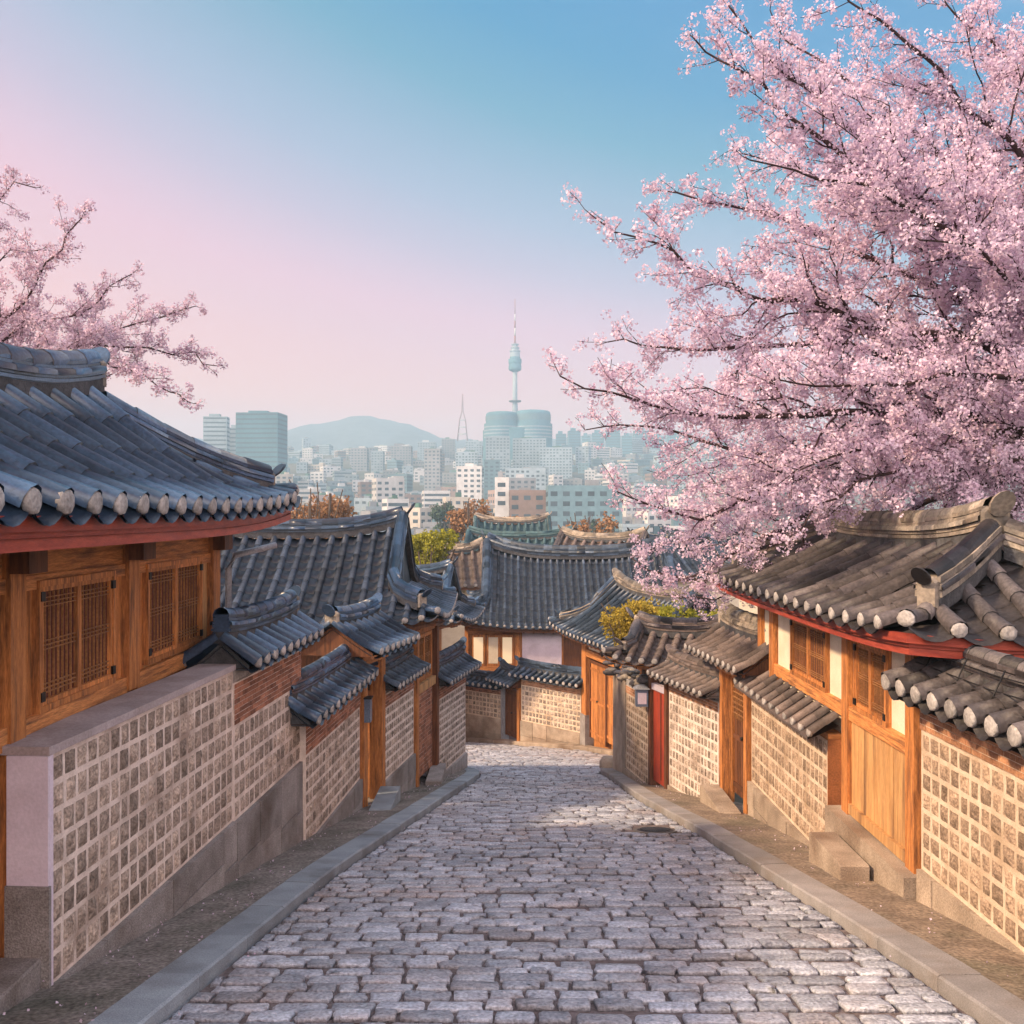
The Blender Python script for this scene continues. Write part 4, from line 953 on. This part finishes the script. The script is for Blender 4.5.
# ------------------------------------------------------------------ cherry trees
def at(px, py, Y): return Vector(((px-512)*Y/1000, Y, (HY-py)*Y/1000))
def cherry(name, label, base, fork, limbs, seed, m, lat, dens, kids, every, r0=.085, petalsize=.040, per=17, rad=.10):
    t = thing(name, label, 'tree', base)
    T = Tree(seed, .10); T.dens = dens; T.kids = kids; T.spread = .055
    b = Vector(base); f = Vector(fork)
    T.mb.tube(curve_pts([b-Vector((0,0,.3)), b+Vector((.05,.05,1.2)), b.lerp(f,.6)+Vector((-.15,.1,0)), f], .3), [lerp(.34,.22,i/40) for i in range(60)][:len(curve_pts([b-Vector((0,0,.3)), b+Vector((.05,.05,1.2)), b.lerp(f,.6)+Vector((-.15,.1,0)), f], .3))], 12, M['bark'], .5)
    for L in limbs:
        pts, k = L[0], (L[1] if len(L) > 1 else 1.0)
        T.limb([f+Vector((0,0,T.rg.uniform(-.3,.3)))]+[at(*p) for p in pts], r0*k, .010, lat=lat*min(1,k+.15), every=every)
    T.mb.build('trunk', t)
    scatter('blossoms', t, T.c, per, rad, petalsize, M[m], seed)
    return t
RL = [
 ([(1075,290,15.2),(985,225,14.6),(880,150,14.2),(810,90,14.0),(760,50,13.8),(722,-2,13.6)],1),
 ([(1060,330,15.0),(950,235,14.0),(860,170,13.4),(780,110,13.1),(735,68,12.9),(692,36,12.8)],1),
 ([(1080,380,15.4),(960,300,15.2),(850,250,15.4),(770,215,15.6),(700,200,15.8),(655,190,16.0)],1),
 ([(1080,400,15.2),(960,335,14.6),(850,318,14.2),(760,300,14.0),(690,270,13.9),(640,238,13.8),(594,217,13.7)],1),
 ([(1090,420,15.6),(980,385,15.4),(880,355,15.2),(790,345,15.0),(700,350,15.0),(640,345,15.1),(608,342,15.2)],.9),
 ([(1080,440,15.2),(960,415,14.4),(840,412,13.8),(760,416,13.5),(680,412,13.3),(610,392,13.1),(560,376,13.0)],1),
 ([(1090,470,15.8),(980,440,16.2),(880,440,16.6),(790,455,16.9),(700,440,17.2),(620,425,17.5),(585,430,17.6)],.8),
 ([(1090,480,15.2),(970,465,14.8),(870,460,14.6),(770,490,14.6),(700,520,14.6),(650,505,14.6),(618,492,14.6)],.9),
 ([(1080,480,15.6),(960,450,16.2),(860,480,16.8),(780,530,17.2),(710,570,17.6),(665,575,17.8),(632,558,18)],.9),
 ([(1085,460,15.2),(1000,462,14.0),(930,462,13.2),(860,480,12.8),(815,505,12.6),(792,540,12.5)],.55),
 ([(1080,470,15.8),(990,420,16.8),(900,410,17.6),(820,440,18.2),(740,500,18.8),(690,540,19.0),(655,545,19.2)],.9),
 ([(1100,500,16),(1010,480,17),(930,500,18),(850,540,18.6),(770,580,19.0),(715,600,19.2),(680,598,19.4)],.8),
 ([(1090,260,15.4),(1010,140,14.8),(940,70,14.4),(880,20,14.2),(830,-30,14)],1),
 ([(1100,250,16.0),(1040,110,16.2),(990,40,16.4),(930,-20,16.5)],1),
 ([(1090,300,15.8),(990,200,16.6),(900,120,17.0),(820,60,17.2),(770,10,17.4)],1),
 ([(1090,340,15.0),(1000,265,13.6),(900,205,12.8),(820,180,12.4),(750,160,12.1)],.8),
 ([(1080,350,16.2),(980,270,17.2),(880,215,17.8),(800,170,18.2),(730,150,18.5)],.9),
 ([(1100,420,14.6),(1020,380,13.2),(940,375,12.6),(860,385,12.2),(780,380,12.0)],.7),
 ([(1100,380,14.4),(1040,300,13.0),(980,250,12.4),(920,240,12.0)],.7),
 ([(1100,200,15.4),(1060,60,15.0),(1030,-40,15)],1),
 ([(1090,450,16.2),(1000,400,17.4),(920,370,18),(850,330,18.6),(780,290,19)],.8),
 ([(1090,480,16.4),(1030,480,17.4),(980,480,18),(930,470,18.4)],.6),
 ([(1100,450,15.0),(1010,430,13.8),(930,430,13.2),(860,450,12.8),(800,470,12.6)],.7),
]
cherry('cherry_tree', 'great pink cherry tree in full bloom, its boughs spread over the right house', (11.0,16.0,zg(16)), (9.4,15.6,.8), RL, 5, 'petal', 1.7, 1.35, 4.1, .19, r0=.125)
LL = [
 ([(-60,380,19.5),(0,322,19.0),(35,285,18.8),(62,250,18.6),(78,222,18.5),(84,212,18.5)],1),
 ([(-50,390,19.6),(10,335,19.3),(60,318,19.2),(100,300,19.1),(132,274,19.0)],.8),
 ([(-50,395,20),(20,350,20.2),(90,345,20.4),(150,348,20.5),(195,352,20.6),(218,366,20.7)],1),
 ([(-50,400,19.4),(30,370,19.2),(90,350,19.1),(140,372,19.0),(170,392,19.0),(188,402,19.0)],.8),
 ([(-70,350,20),(-30,280,20.4),(10,250,20.6),(48,250,20.7)],.8),
 ([(-80,330,19.6),(-50,260,19.4),(-20,210,19.2),(14,182,19.2),(36,188,19.1)],.6),
 ([(-60,390,20.4),(0,360,21),(60,352,21.4),(110,332,21.8),(160,318,22),(196,306,22.2)],.8),
 ([(-60,400,20.8),(10,380,21.5),(80,380,22),(130,362,22.2)],.7),
]
cherry('cherry_tree', 'smaller mauve-pink cherry tree behind the near left roof', (-15.5,20.5,zg(20.5)), (-12.2,19.8,1.4), LL, 9, 'petal2', 1.25, 1.2, 3.6, .24, r0=.055, petalsize=.045, rad=.1)

def bush(name, label, c, r, h, m, seed, dens=900, leaf=.10, bare=False, cat='tree'):
    t = thing(name, label, cat, (c[0], c[1], c[2])); rg = random.Random(seed); T = Tree(seed, .3); T.bm = M['bark2']
    for i in range(9):
        a = rg.uniform(0, 6.28); q = rg.uniform(.3,1)*r
        e_ = Vector((c[0]+q*math.cos(a), c[1]+q*math.sin(a), c[2]+h*rg.uniform(.55,.95)))
        T.mb.tube(curve_pts([Vector(c), Vector(c).lerp(e_,.45)+Vector((rg.gauss(0,.1*r),rg.gauss(0,.1*r),0)), e_], h/6), .008*h, 5, M['bark2'], .5, False)
        for k in range(5 if bare else 2):
            e2 = e_+Vector((rg.gauss(0,.2*r), rg.gauss(0,.2*r), rg.uniform(-.06,.08)*h)); T.mb.tube([Vector(c).lerp(e_,.6), e2], .003*h, 4, M['bark2'], .5, False)
    T.mb.build('trunk', t); cs = []; dens = int(dens*2.4)
    lobes = [(c[0]+rg.gauss(0,.42*r), c[1]+rg.gauss(0,.42*r), c[2]+h*rg.uniform(.42,.86), r*rg.uniform(.28,.5)) for _ in range(13)]
    while len(cs) < dens//8:
        x, y, z, q = rg.choice(lobes); d = Vector((rg.gauss(0,1), rg.gauss(0,1), rg.gauss(0,.8))).normalized()*q*rg.uniform(.55,1.05); cs.append((x+d.x, y+d.y, z+d.z))
    scatter('crown', t, cs, 9, leaf*1.3, leaf, M[m], seed)
    return t
bush('shrub', 'yellow-green shrub behind the pale-ridged roof at the street end', (4.1,31.6,-5.3), 1.5, 2.6, 'leaf_gold', 201, 5200, .075, cat='shrub')
bush('shrub', 'olive green shrub between the red door roof and the blossoms', (5.6,27.2,-4.6), 1.3, 2.1, 'leaf_lime', 202, 4200, .07, cat='shrub')
bush('shrub', 'low yellowish shrub beside the tiled gatehouse of the right house', (6.1,23.5,-4.0), .9, 1.5, 'leaf_gold', 206, 2600, .06, cat='shrub')
bush('leafy_tree', 'bright lime green treetop just right of the left slate roof ridge', (-4.9,57,-6.2), 1.7, 5.6, 'leaf_lime', 203, 4200, .12)
bush('leafy_tree', 'rust-orange tree above the left end of the left slate roof', (-17.5,88,-12), 4.8, 15.5, 'leaf_rust', 204, 5200, .26, True)
bush('leafy_tree', 'small rust tree beside the first, nearer the left house eave', (-21.5,95,-13), 3.6, 15, 'leaf_rust', 208, 3200, .26, True)
bush('leafy_tree', 'brown-orange tree in the middle of town, left of the white block', (-4.3,125,-14), 3.8, 16.5, 'leaf_rust', 205, 3800, .32, True)
bush('leafy_tree', 'bare pinkish-brown tree below the long teal building', (9.0,108,-13.4), 3.2, 14.2, 'leaf_rust', 207, 2400, .26, True)
bush('leafy_tree', 'yellowish tree in front of the brown block in town', (-1.0,135,-14.5), 2.2, 14.5, 'leaf_gold', 209, 1800, .3)
bush('leafy_tree', 'dark pine left of the round tower building', (-20,300,-20), 5, 25, 'leaf_pine', 210, 2000, .8)
bush('leafy_tree', 'dark pine right of the brown block in town', (22,280,-20), 5, 22, 'leaf_pine', 211, 2000, .8)

# ------------------------------------------------------------------ the city
def fmat(name, c, **k):
    c = tuple(v*.72 for v in c); M[name] = mat(name, c, .8, [v*.8 for v in c], .05, bump=0, tintamt=.22, fine=.1, bscale=.6, **k)
fmat('b_cream', (.62,.56,.48)); fmat('b_pink', (.52,.40,.37)); fmat('b_grey', (.34,.35,.37)); fmat('b_blue', (.38,.47,.53)); fmat('b_teal', (.17,.28,.33))
fmat('b_brown', (.33,.24,.21)); fmat('b_white', (.74,.73,.72)); fmat('b_dark', (.16,.17,.19)); fmat('b_win', (.10,.14,.17)); fmat('b_green', (.10,.22,.16)); fmat('b_tealtower', (.13,.29,.36)); fmat('b_mast', (.40,.16,.15))
KIND = {'b_cream':'cream','b_pink':'dusty pink','b_grey':'grey','b_blue':'pale blue-grey','b_teal':'teal','b_brown':'brown brick','b_white':'white','b_dark':'dark grey'}
CITY = []
def block_mesh(mb, x, y, w, d, z0, z1, rot, mm, rg, win=True, fl=3.2, roof=True, wp=.55, style=0):
    ca, sa = math.cos(rot), math.sin(rot)
    def q(a, b, z): return (x+a*ca-b*sa, y+a*sa+b*ca, z)
    def bx(a0,a1,b0,b1,c0,c1,m,t): mb.hexa([q(a0,b0,c0),q(a1,b0,c0),q(a1,b1,c0),q(a0,b1,c0),q(a0,b0,c1),q(a1,b0,c1),q(a1,b1,c1),q(a0,b1,c1)], M[m], t)
    t = rg.random(); W2, D2 = w/2, d/2
    bx(-W2,W2,-D2,D2,z0,z1,mm,t)
    if roof:
        for a0,a1,b0,b1 in ((-W2,W2,-D2,-D2+.35),(-W2,W2,D2-.35,D2),(-W2,-W2+.35,-D2+.36,D2-.36),(W2-.35,W2,-D2+.36,D2-.36)): bx(a0,a1,b0,b1,z1+.003,z1+.9,mm,t)
        for _ in range(rg.choice([1,1,2,3])):
            a, b = rg.uniform(-.6,.3)*W2, rg.uniform(-.6,.3)*D2; s = rg.uniform(.18,.4)
            bx(a,a+w*s,b,b+d*s,z1+.004,z1+rg.uniform(1.5,3.6), rg.choice([mm,'b_white','b_grey','b_teal','b_green']), rg.random())
    if win:
        n = max(1, int((z1-z0-1)/fl)); n = min(n, 14)
        for k in range(n):
            zz = z1-1.0-k*fl
            if zz-1.6 < z0: break
            for (u0, side) in ((W2, 0), (D2, 1), (D2, 2)):
                if style == 1:
                    if side == 0: bx(-u0+.5,u0-.5,-D2-.06,-D2+.02,zz-1.5,zz,'b_win',.5)
                    elif side == 1: bx(W2-.02,W2+.06,-u0+.5,u0-.5,zz-1.5,zz,'b_win',.5)
                    else: bx(-W2-.06,-W2+.02,-u0+.5,u0-.5,zz-1.5,zz,'b_win',.5)
                else:
                    c = max(1, int(2*u0/3.4)); st = 2*u0/c
                    for i in range(c):
                        if rg.random() < .1: continue
                        a0 = -u0+st*i+st*.2; a1 = a0+st*wp; tt = rg.random()
                        if side == 0: bx(a0,a1,-D2-.06,-D2+.02,zz-1.5,zz,'b_win',tt)
                        elif side == 1: bx(W2-.02,W2+.06,a0,a1,zz-1.5,zz,'b_win',tt)
                        else: bx(-W2-.06,-W2+.02,a0,a1,zz-1.5,zz,'b_win',tt)
def city_block(x, y, w, d, h, mm, rot, rg, rowname, style=0, label=None):
    z0 = zg(y)-1.5; z1 = zg(y)+h
    if y < 330:          # near enough for its windows to read: parts
        t = thing('office_block', '', 'building', (x, y, z0)); t.rotation_euler.z = rot
        def bxp(name, a0,a1,b0,b1,c0,c1,m,par=t,tt=.5):
            mb = MB(); mb.box(a0,a1,b0,b1,c0,c1,M[m],tt)
            o = mb.build(name); o.parent = par; return o
        tt = rg.random(); wb = bxp('wall', -w/2,w/2,-d/2,d/2,0,z1-z0,mm,tt=tt)
        mb = MB()
        for a0,a1,b0,b1 in ((-w/2-.1,w/2+.1,-d/2-.1,-d/2+.3),(-w/2-.1,w/2+.1,d/2-.3,d/2+.1),(-w/2-.1,-w/2+.3,-d/2+.31,d/2-.31),(w/2-.3,w/2+.1,-d/2+.31,d/2-.31)): mb.box(a0,a1,b0,b1,z1-z0-.2,z1-z0+.8,M[mm],min(1,tt+.3))
        o = mb.build('parapet'); o.parent = t
        a = rg.uniform(-.3,.1)*w; bxp('rooftop_hut', a,a+w*.3,-d*.2,d*.25,z1-z0+.004,z1-z0+rg.uniform(2,3.2),rg.choice([mm,'b_white','b_green','b_grey']))
        if rg.random() < .6:
            m_ = MB(); cx_, cy_ = rg.choice([-1,1])*w*.33, rg.uniform(-.2,.2)*d
            m_.tube([(cx_,cy_,z1-z0),(cx_,cy_,z1-z0+1.8)], .9, 10, M['b_yellow' if rg.random()<.4 else 'b_blue']); o = m_.build('water_tank'); o.parent = t
        n = min(5, int((h+1)/3.3)); c = max(2, int(w/3.2)); st = w/c
        mb = MB(); mb.box(-st*.3,st*.3,-.08,.04,-.75,.75,M['b_win'],.5); src = None
        for k in range(n):
            for i in range(c):
                if src is None: src = mb.build('window'); o = src
                else: o = src.copy(); COL.objects.link(o)
                o.parent = t; o.location = (-w/2+st*(i+.5), -d/2, z1-z0-1.9-k*3.2)
        c2 = max(1, int(d/3.6)); sd_ = 1 if x < 0 else -1
        for k in range(n):
            for i in range(c2):
                o = src.copy(); COL.objects.link(o); o.parent = t; o.rotation_euler.z = R(90*sd_); o.location = (sd_*w/2, -d/2+d/c2*(i+.5), z1-z0-1.9-k*3.2)
    else:
        mb = MB(); block_mesh(mb, 0, 0, w, d, z0-zg(y), h, rot, mm, rg, style=style); t = mb.build('office_block'); t.location = (x, y, zg(y))
    t['kind'] = 'thing'; t['category'] = 'building'
    if label: t['label'] = label
    CITY.append((rowname, x/y, t, mm, h, w, label)); t['group'] = 'town buildings'
    return t
fmat('b_yellow', (.55,.40,.10))
def build_city():
    rg = random.Random(17)
    named = [ # px0, px1, py top, Y, mat, label
     (457,482,468,620,'b_white','plain white slab block in mid town, left of the tower'),
     (547,619,489,330,'b_teal','long teal-fronted building with white rooftop huts, right of the tower in the nearer town'),
     (495,509,480,352,'b_white','tall narrow white block joined to the brown one below the tower'),
     (510,546,493,350,'b_brown','wide brown block below the tower, beside the narrow white one'),
     (506,546,470,760,'b_blue','broad pale blue-grey block straight below the tower'),
     (484,500,461,820,'b_teal','dark teal block touching the left foot of the round building'),
     (425,441,450,900,'b_grey','grey block rising on the skyline, midway between left mast and the hill'),
     (352,368,449,1180,'b_grey','boxy grey skyline block under the left shoulder of the hill'),
     (372,384,452,1160,'b_blue','smaller pale skyline block beside the boxy grey one under the hill'),
     (392,412,447,1240,'b_grey','wider grey skyline block under the right slope of the hill'),
     (456,478,453,1120,'b_blue','pale block low in front of the left drum of the round building'),
     (486,510,438,1060,'b_blue','pale blue block hiding the foot of the left drum of the round building'),
     (513,546,440,1100,'b_blue','pale stepped block under the right drum of the round building'),
     (540,572,449,1080,'b_blue','broad pale block stepping right from the round building'),
     (418,436,443,1350,'b_blue','bluish skyline block left of the lattice mast'),
     (442,455,440,1360,'b_grey','narrow skyline block directly beside the lattice mast'),
     (466,482,442,1340,'b_blue','skyline block tucked between lattice mast and round building')]
    for a, b, top, Y, mm, lb in named:
        w = (b-a)*Y/1000; city_block(((a+b)/2-512)*Y/1000, Y, w, min(30, w*.8), (HY-top)*Y/1000-zg(Y), mm, R(rg.uniform(-4,4)), rg, 'x', label=lb)
    pal = ['b_cream','b_white','b_white','b_white','b_pink','b_grey','b_blue','b_blue','b_blue','b_teal','b_brown']
    Y = 140.0; k = 0; far = MB(); n_far = 0
    while Y < 1620:
        nm = ROWN[min(k, len(ROWN)-1)]; px = rg.uniform(150, 170) if Y > 200 else rg.uniform(240, 260)
        while px < 740:
            w = rg.uniform(7, 14)*(1+Y/2600); wp = w*1000/Y; y = Y*(1+rg.uniform(-.035,.035))
            x = (px+wp/2-512)*Y/1000
            clash = any(abs((a+b)/2-(px+wp/2)) < (wp+(b-a))/2+2 and abs(Y2-y) < 34 for a,b,_,Y2,_,_ in named)
            tree = y < 200 and (abs(px+wp/2-475) < 28 or abs(px+wp/2-300) < 50 or abs(px-580) < 30)
            if not clash and not tree:
                q = rg.random(); h = rg.uniform(4.5, 9.5) if q < .62 else rg.uniform(9, 15) if q < .9 else rg.uniform(15, 26)
                if Y < 260: h = min(h, 9)
                if Y < 400: h = min(h, 14)
                dd, mm, rot, st = rg.uniform(8,13)*(1+Y/3000), rg.choice(pal), R(rg.uniform(-28,28)), rg.choice([0,0,1])
                if len(CITY) < 290 and Y < 1040: city_block(x, y, w, dd, h, mm, rot, rg, nm, style=st)
                else: block_mesh(far, x, y, w, dd, zg(y)-1.5, zg(y)+h, rot, mm, rg, style=st)
            px += wp*rg.uniform(1.02,1.16)+rg.uniform(0,2.5)
        Y *= 1.105; k += 1
    o = far.build('far_town'); o['kind'] = 'stuff'; o['label'] = 'hazy mass of small pale blocks climbing to the skyline'
ROWN = ['first','second','third','fourth','fifth','sixth','seventh','eighth','ninth','tenth','eleventh','twelfth','thirteenth','fourteenth','fifteenth','sixteenth','seventeenth','eighteenth','nineteenth','twentieth','twenty-first','twenty-second','twenty-third','twenty-fourth','twenty-fifth','twenty-sixth','twenty-seventh','twenty-eighth']
build_city()
def label_city():
    words = ['first','second','third','fourth','fifth','sixth','seventh','eighth','ninth','tenth','eleventh','twelfth','thirteenth','fourteenth','fifteenth','sixteenth','seventeenth','eighteenth','nineteenth','twentieth']
    def ordw(i):
        if i < 20: return words[i]
        if i == 29: return 'thirtieth'
        if i == 39: return 'fortieth'
        return ('twenty-' if i < 29 else 'thirty-' if i < 39 else 'forty-')+words[i%10]
    for nm in dict.fromkeys(c[0] for c in CITY):
        if nm == 'x': continue
        row = sorted([c for c in CITY if c[0] == nm], key=lambda c: c[1])
        for i, c in enumerate(row):
            sh = 'tall' if c[4] > c[5]*1.1 else 'low' if c[4] < c[5]*.6 else 'squat'
            c[2]['label'] = '%s %s flat-roofed block, %s from the left in the %s row of town' % (sh, KIND[c[3]], ordw(i), nm)
label_city()
def slab(px0, px1, top, Y, mm, label, name='apartment_tower', d=None, style=1, split=None):
    rg = random.Random(int(px0*7+Y)); w = (px1-px0)*Y/1000; x = ((px0+px1)/2-512)*Y/1000
    t = thing(name, label, 'building', (x, Y, zg(Y)), 'far high-rise blocks'); z1 = (HY-top)*Y/1000
    mb = MB(); block_mesh(mb, x, Y, w, d or w*.6, zg(Y)-2, z1, R(rg.uniform(-8,8)), mm, rg, win=True, roof=False, style=style, fl=4.2); mb.build('wall', t)
    mb = MB(); mb.box(x-w*.3, x+w*.15, Y-w*.1, Y+w*.2, z1+.01, z1+3.5*Y/1200, M[mm], .3); mb.build('rooftop_plant', t)
    return t
slab(205,228,417,960,'b_blue','hazy blue-grey tower block peeking over the left roof edge, leftmost on the skyline')
slab(228,246,428,1000,'b_blue','lower hazy block between the two tall ones above the left roof')
slab(241,283,414,900,'b_tealtower','tallest teal glass block on the left skyline, above the left roof tip', d=30)
for i, (a, b, tp, Y, lb) in enumerate([(556,566,434,2300,'slim hazy teal high-rise directly right of the round building'),(568,580,431,2400,'hazy teal high-rise, second right of the round building'),(582,590,436,2250,'short slim hazy block, third right of the round building'),(592,604,433,2350,'hazy teal high-rise, fourth right of the round building'),(606,620,430,2300,'broad hazy high-rise, fifth right of the round building, beside the blossom spray'),
   (622,632,436,2200,'slim hazy high-rise half behind the lowest blossom spray'),(634,650,431,2400,'hazy high-rise seen just under the blossom boughs'),(652,664,437,2250,'lower hazy block deep among the blossoms'),(668,690,434,2300,'wide hazy block behind the blossoms, rightmost on the skyline')]):
    slab(a, b, tp, Y*.66, 'b_tealtower', lb)
def observation_tower():
    Y = 1200; s = 1.2; x0 = 3*s; q = 1/1.5
    def ring(mb, prof, m, k=24, x=x0, y=Y, t=.5, sm=True):
        mb.rings([[(x+r*q*math.cos(2*math.pi*i/k), y+r*q*math.sin(2*math.pi*i/k), z) for i in range(k)] for r, z in prof], M[m], t, True, True, sm)
    def z(py): return (HY-py)*s
    t = thing('observation_tower', 'slender pale tower with teal round deck and red-white antenna, highest on the skyline', 'tower', (x0, Y, zg(Y)))
    mb = MB(); ring(mb, [(6.2,zg(Y)),(5.2,z(413)),(4.3,z(400)),(4.0,z(372))], 'b_blue'); mb.build('shaft', t)
    mb = MB(); ring(mb, [(4.2,z(402.4)),(10.5,z(402)),(11.5,z(401)),(10.5,z(400.4)),(4.1,z(400))], 'b_dark'); mb.build('ring_platform', t)
    mb = MB(); ring(mb, [(4.5,z(372)),(10.2,z(370.5)),(11.6,z(369.5)),(11.6,z(366)),(11.0,z(365.8)),(11.0,z(363.6)),(11.8,z(363.4)),(11.8,z(359.2)),(9.4,z(358.8)),(9.4,z(357))], 'b_tealtower', sm=False); mb.build('observation_deck', t)
    mb = MB(); ring(mb, [(9.2,z(357)),(8.6,z(352)),(10,z(351.6)),(10,z(350.6)),(7,z(350.4)),(6.4,z(348.6)),(8,z(348.3)),(8,z(347.4)),(5,z(347)),(4.6,z(345.2)),(6.8,z(345)),(6.8,z(344)),(2,z(343.6))], 'b_blue', sm=False); mb.build('upper_tiers', t)
    for a, b, r, m in ((343.8,336,1.8,'b_mast'),(335.8,328,1.6,'b_white'),(327.8,321,1.4,'b_mast'),(320.8,314,1.1,'b_white'),(313.8,299,.8,'b_mast')):
        mb = MB(); ring(mb, [(r,z(a)),(r*.85,z(b))], m, 8); mb.build('antenna_section', t)
    t = thing('round_building', 'wide teal twin-drum building at the foot of the observation tower', 'building', (x0, Y-30, zg(Y)))
    for px, r0, tp in ((502.5,29,414.5),(532.5,31,413)):
        x = (px-512)*s; mb = MB()
        ring(mb, [(r0+3,zg(Y)-2),(r0+3,z(426)),(r0,z(425.9)),(r0,z(tp+3)),(r0-1,z(tp+1.2)),(r0-4,z(tp+.3)),(r0*.55,z(tp-.4))], 'b_tealtower', 40, x, Y-25, .4 if px < 510 else .6, False); mb.build('drum', t)
        for k in range(4):
            mb = MB(); zz = z(440-k*3.3); rr_ = r0+3.5; ring(mb, [(rr_,zz),(rr_,zz+1.5)], 'b_blue', 40, x, Y-25, .5, False); mb.build('window_band', t)
        mb = MB(); ring(mb, [(r0+.6,z(423)),(r0+.6,z(tp+4.2))], 'b_teal', 40, x, Y-25, .4, False); mb.build('window_band', t)
    mb = MB(); ring(mb, [(62,zg(Y)-4),(62,z(431)),(60,z(430.4)),(20,z(430))], 'b_tealtower', 48, (517.5-512)*s, Y-5, .3, False); mb.build('podium', t)
    m = thing('lattice_mast', 'thin pinkish lattice broadcasting mast left of the round building', 'mast', ((462.5-512)*1.7,1700,zg(1700)))
    mb = MB(); X = (462.5-512)*1.7
    def zz(py): return (HY-py)*1.7
    for sx, sy in ((-1,-1),(1,-1),(1,1),(-1,1)): mb.tube([(X+sx*8.5,1700+sy*8.5,zz(441)),(X+sx*5,1700+sy*5,zz(420)),(X+sx*1.2,1700+sy*1.2,zz(412)),(X,1700,zz(394))], .75, 4, M['b_mast'])
    for py, w in ((434,7.5),(427,6.2),(420,5),(413,1.5)):
        for a, b in (((-1,-1),(1,-1)),((1,-1),(1,1)),((1,1),(-1,1)),((-1,1),(-1,-1))):
            mb.tube([(X+a[0]*w,1700+a[1]*w,zz(py)),(X+b[0]*w,1700+b[1]*w,zz(py))], .6, 4, M['b_white'])
    mb.build('lattice', m)
observation_tower()

def petals_on_ground():
    rg = random.Random(44); cs = []
    for _ in range(260):
        y = rg.uniform(5, 27)
        if rg.random() < .55: x = lerp(poly(WL, y)+.05, poly(KL, y)-.33, rg.random()**1.6); z = zg(y)+.10
        elif rg.random() < .7: x = lerp(poly(KR, y)+.36, poly(WR, y)-.05, rg.random()**.6); z = zg(y)+.09
        else: x = rg.choice([poly(KL, y)+rg.uniform(.02,.25), poly(KR, y)-rg.uniform(.02,.25)]); z = zg(y)+.03
        for k in range(rg.choice([1,1,2,4])): cs.append((x+rg.gauss(0,.05), y+rg.gauss(0,.06), z+.012))
    o = scatter('fallen_petals', None, cs, 1, .004, .02, M['petal'], 3); o['kind'] = 'stuff'; o['label'] = 'fallen cherry petals along the kerbs'
petals_on_ground()
# ------------------------------------------------------------------ the air
def haze():
    m = bpy.data.materials.new('haze_air'); m.use_nodes = True; n = m.node_tree.nodes; l = m.node_tree.links; n.clear()
    out = n.new('ShaderNodeOutputMaterial'); v = n.new('ShaderNodeVolumePrincipled'); v.inputs['Color'].default_value = (.50,.73,.89,1)
    v.inputs['Density'].default_value = .00048; v.inputs['Anisotropy'].default_value = 0
    l.new(v.outputs[0], out.inputs['Volume'])
    mb = MB(); mb.box(-2950,2950,-82,3030,-26,272, m); o = mb.build('haze'); o['kind'] = 'stuff'; o.data.materials[0] = m
haze()
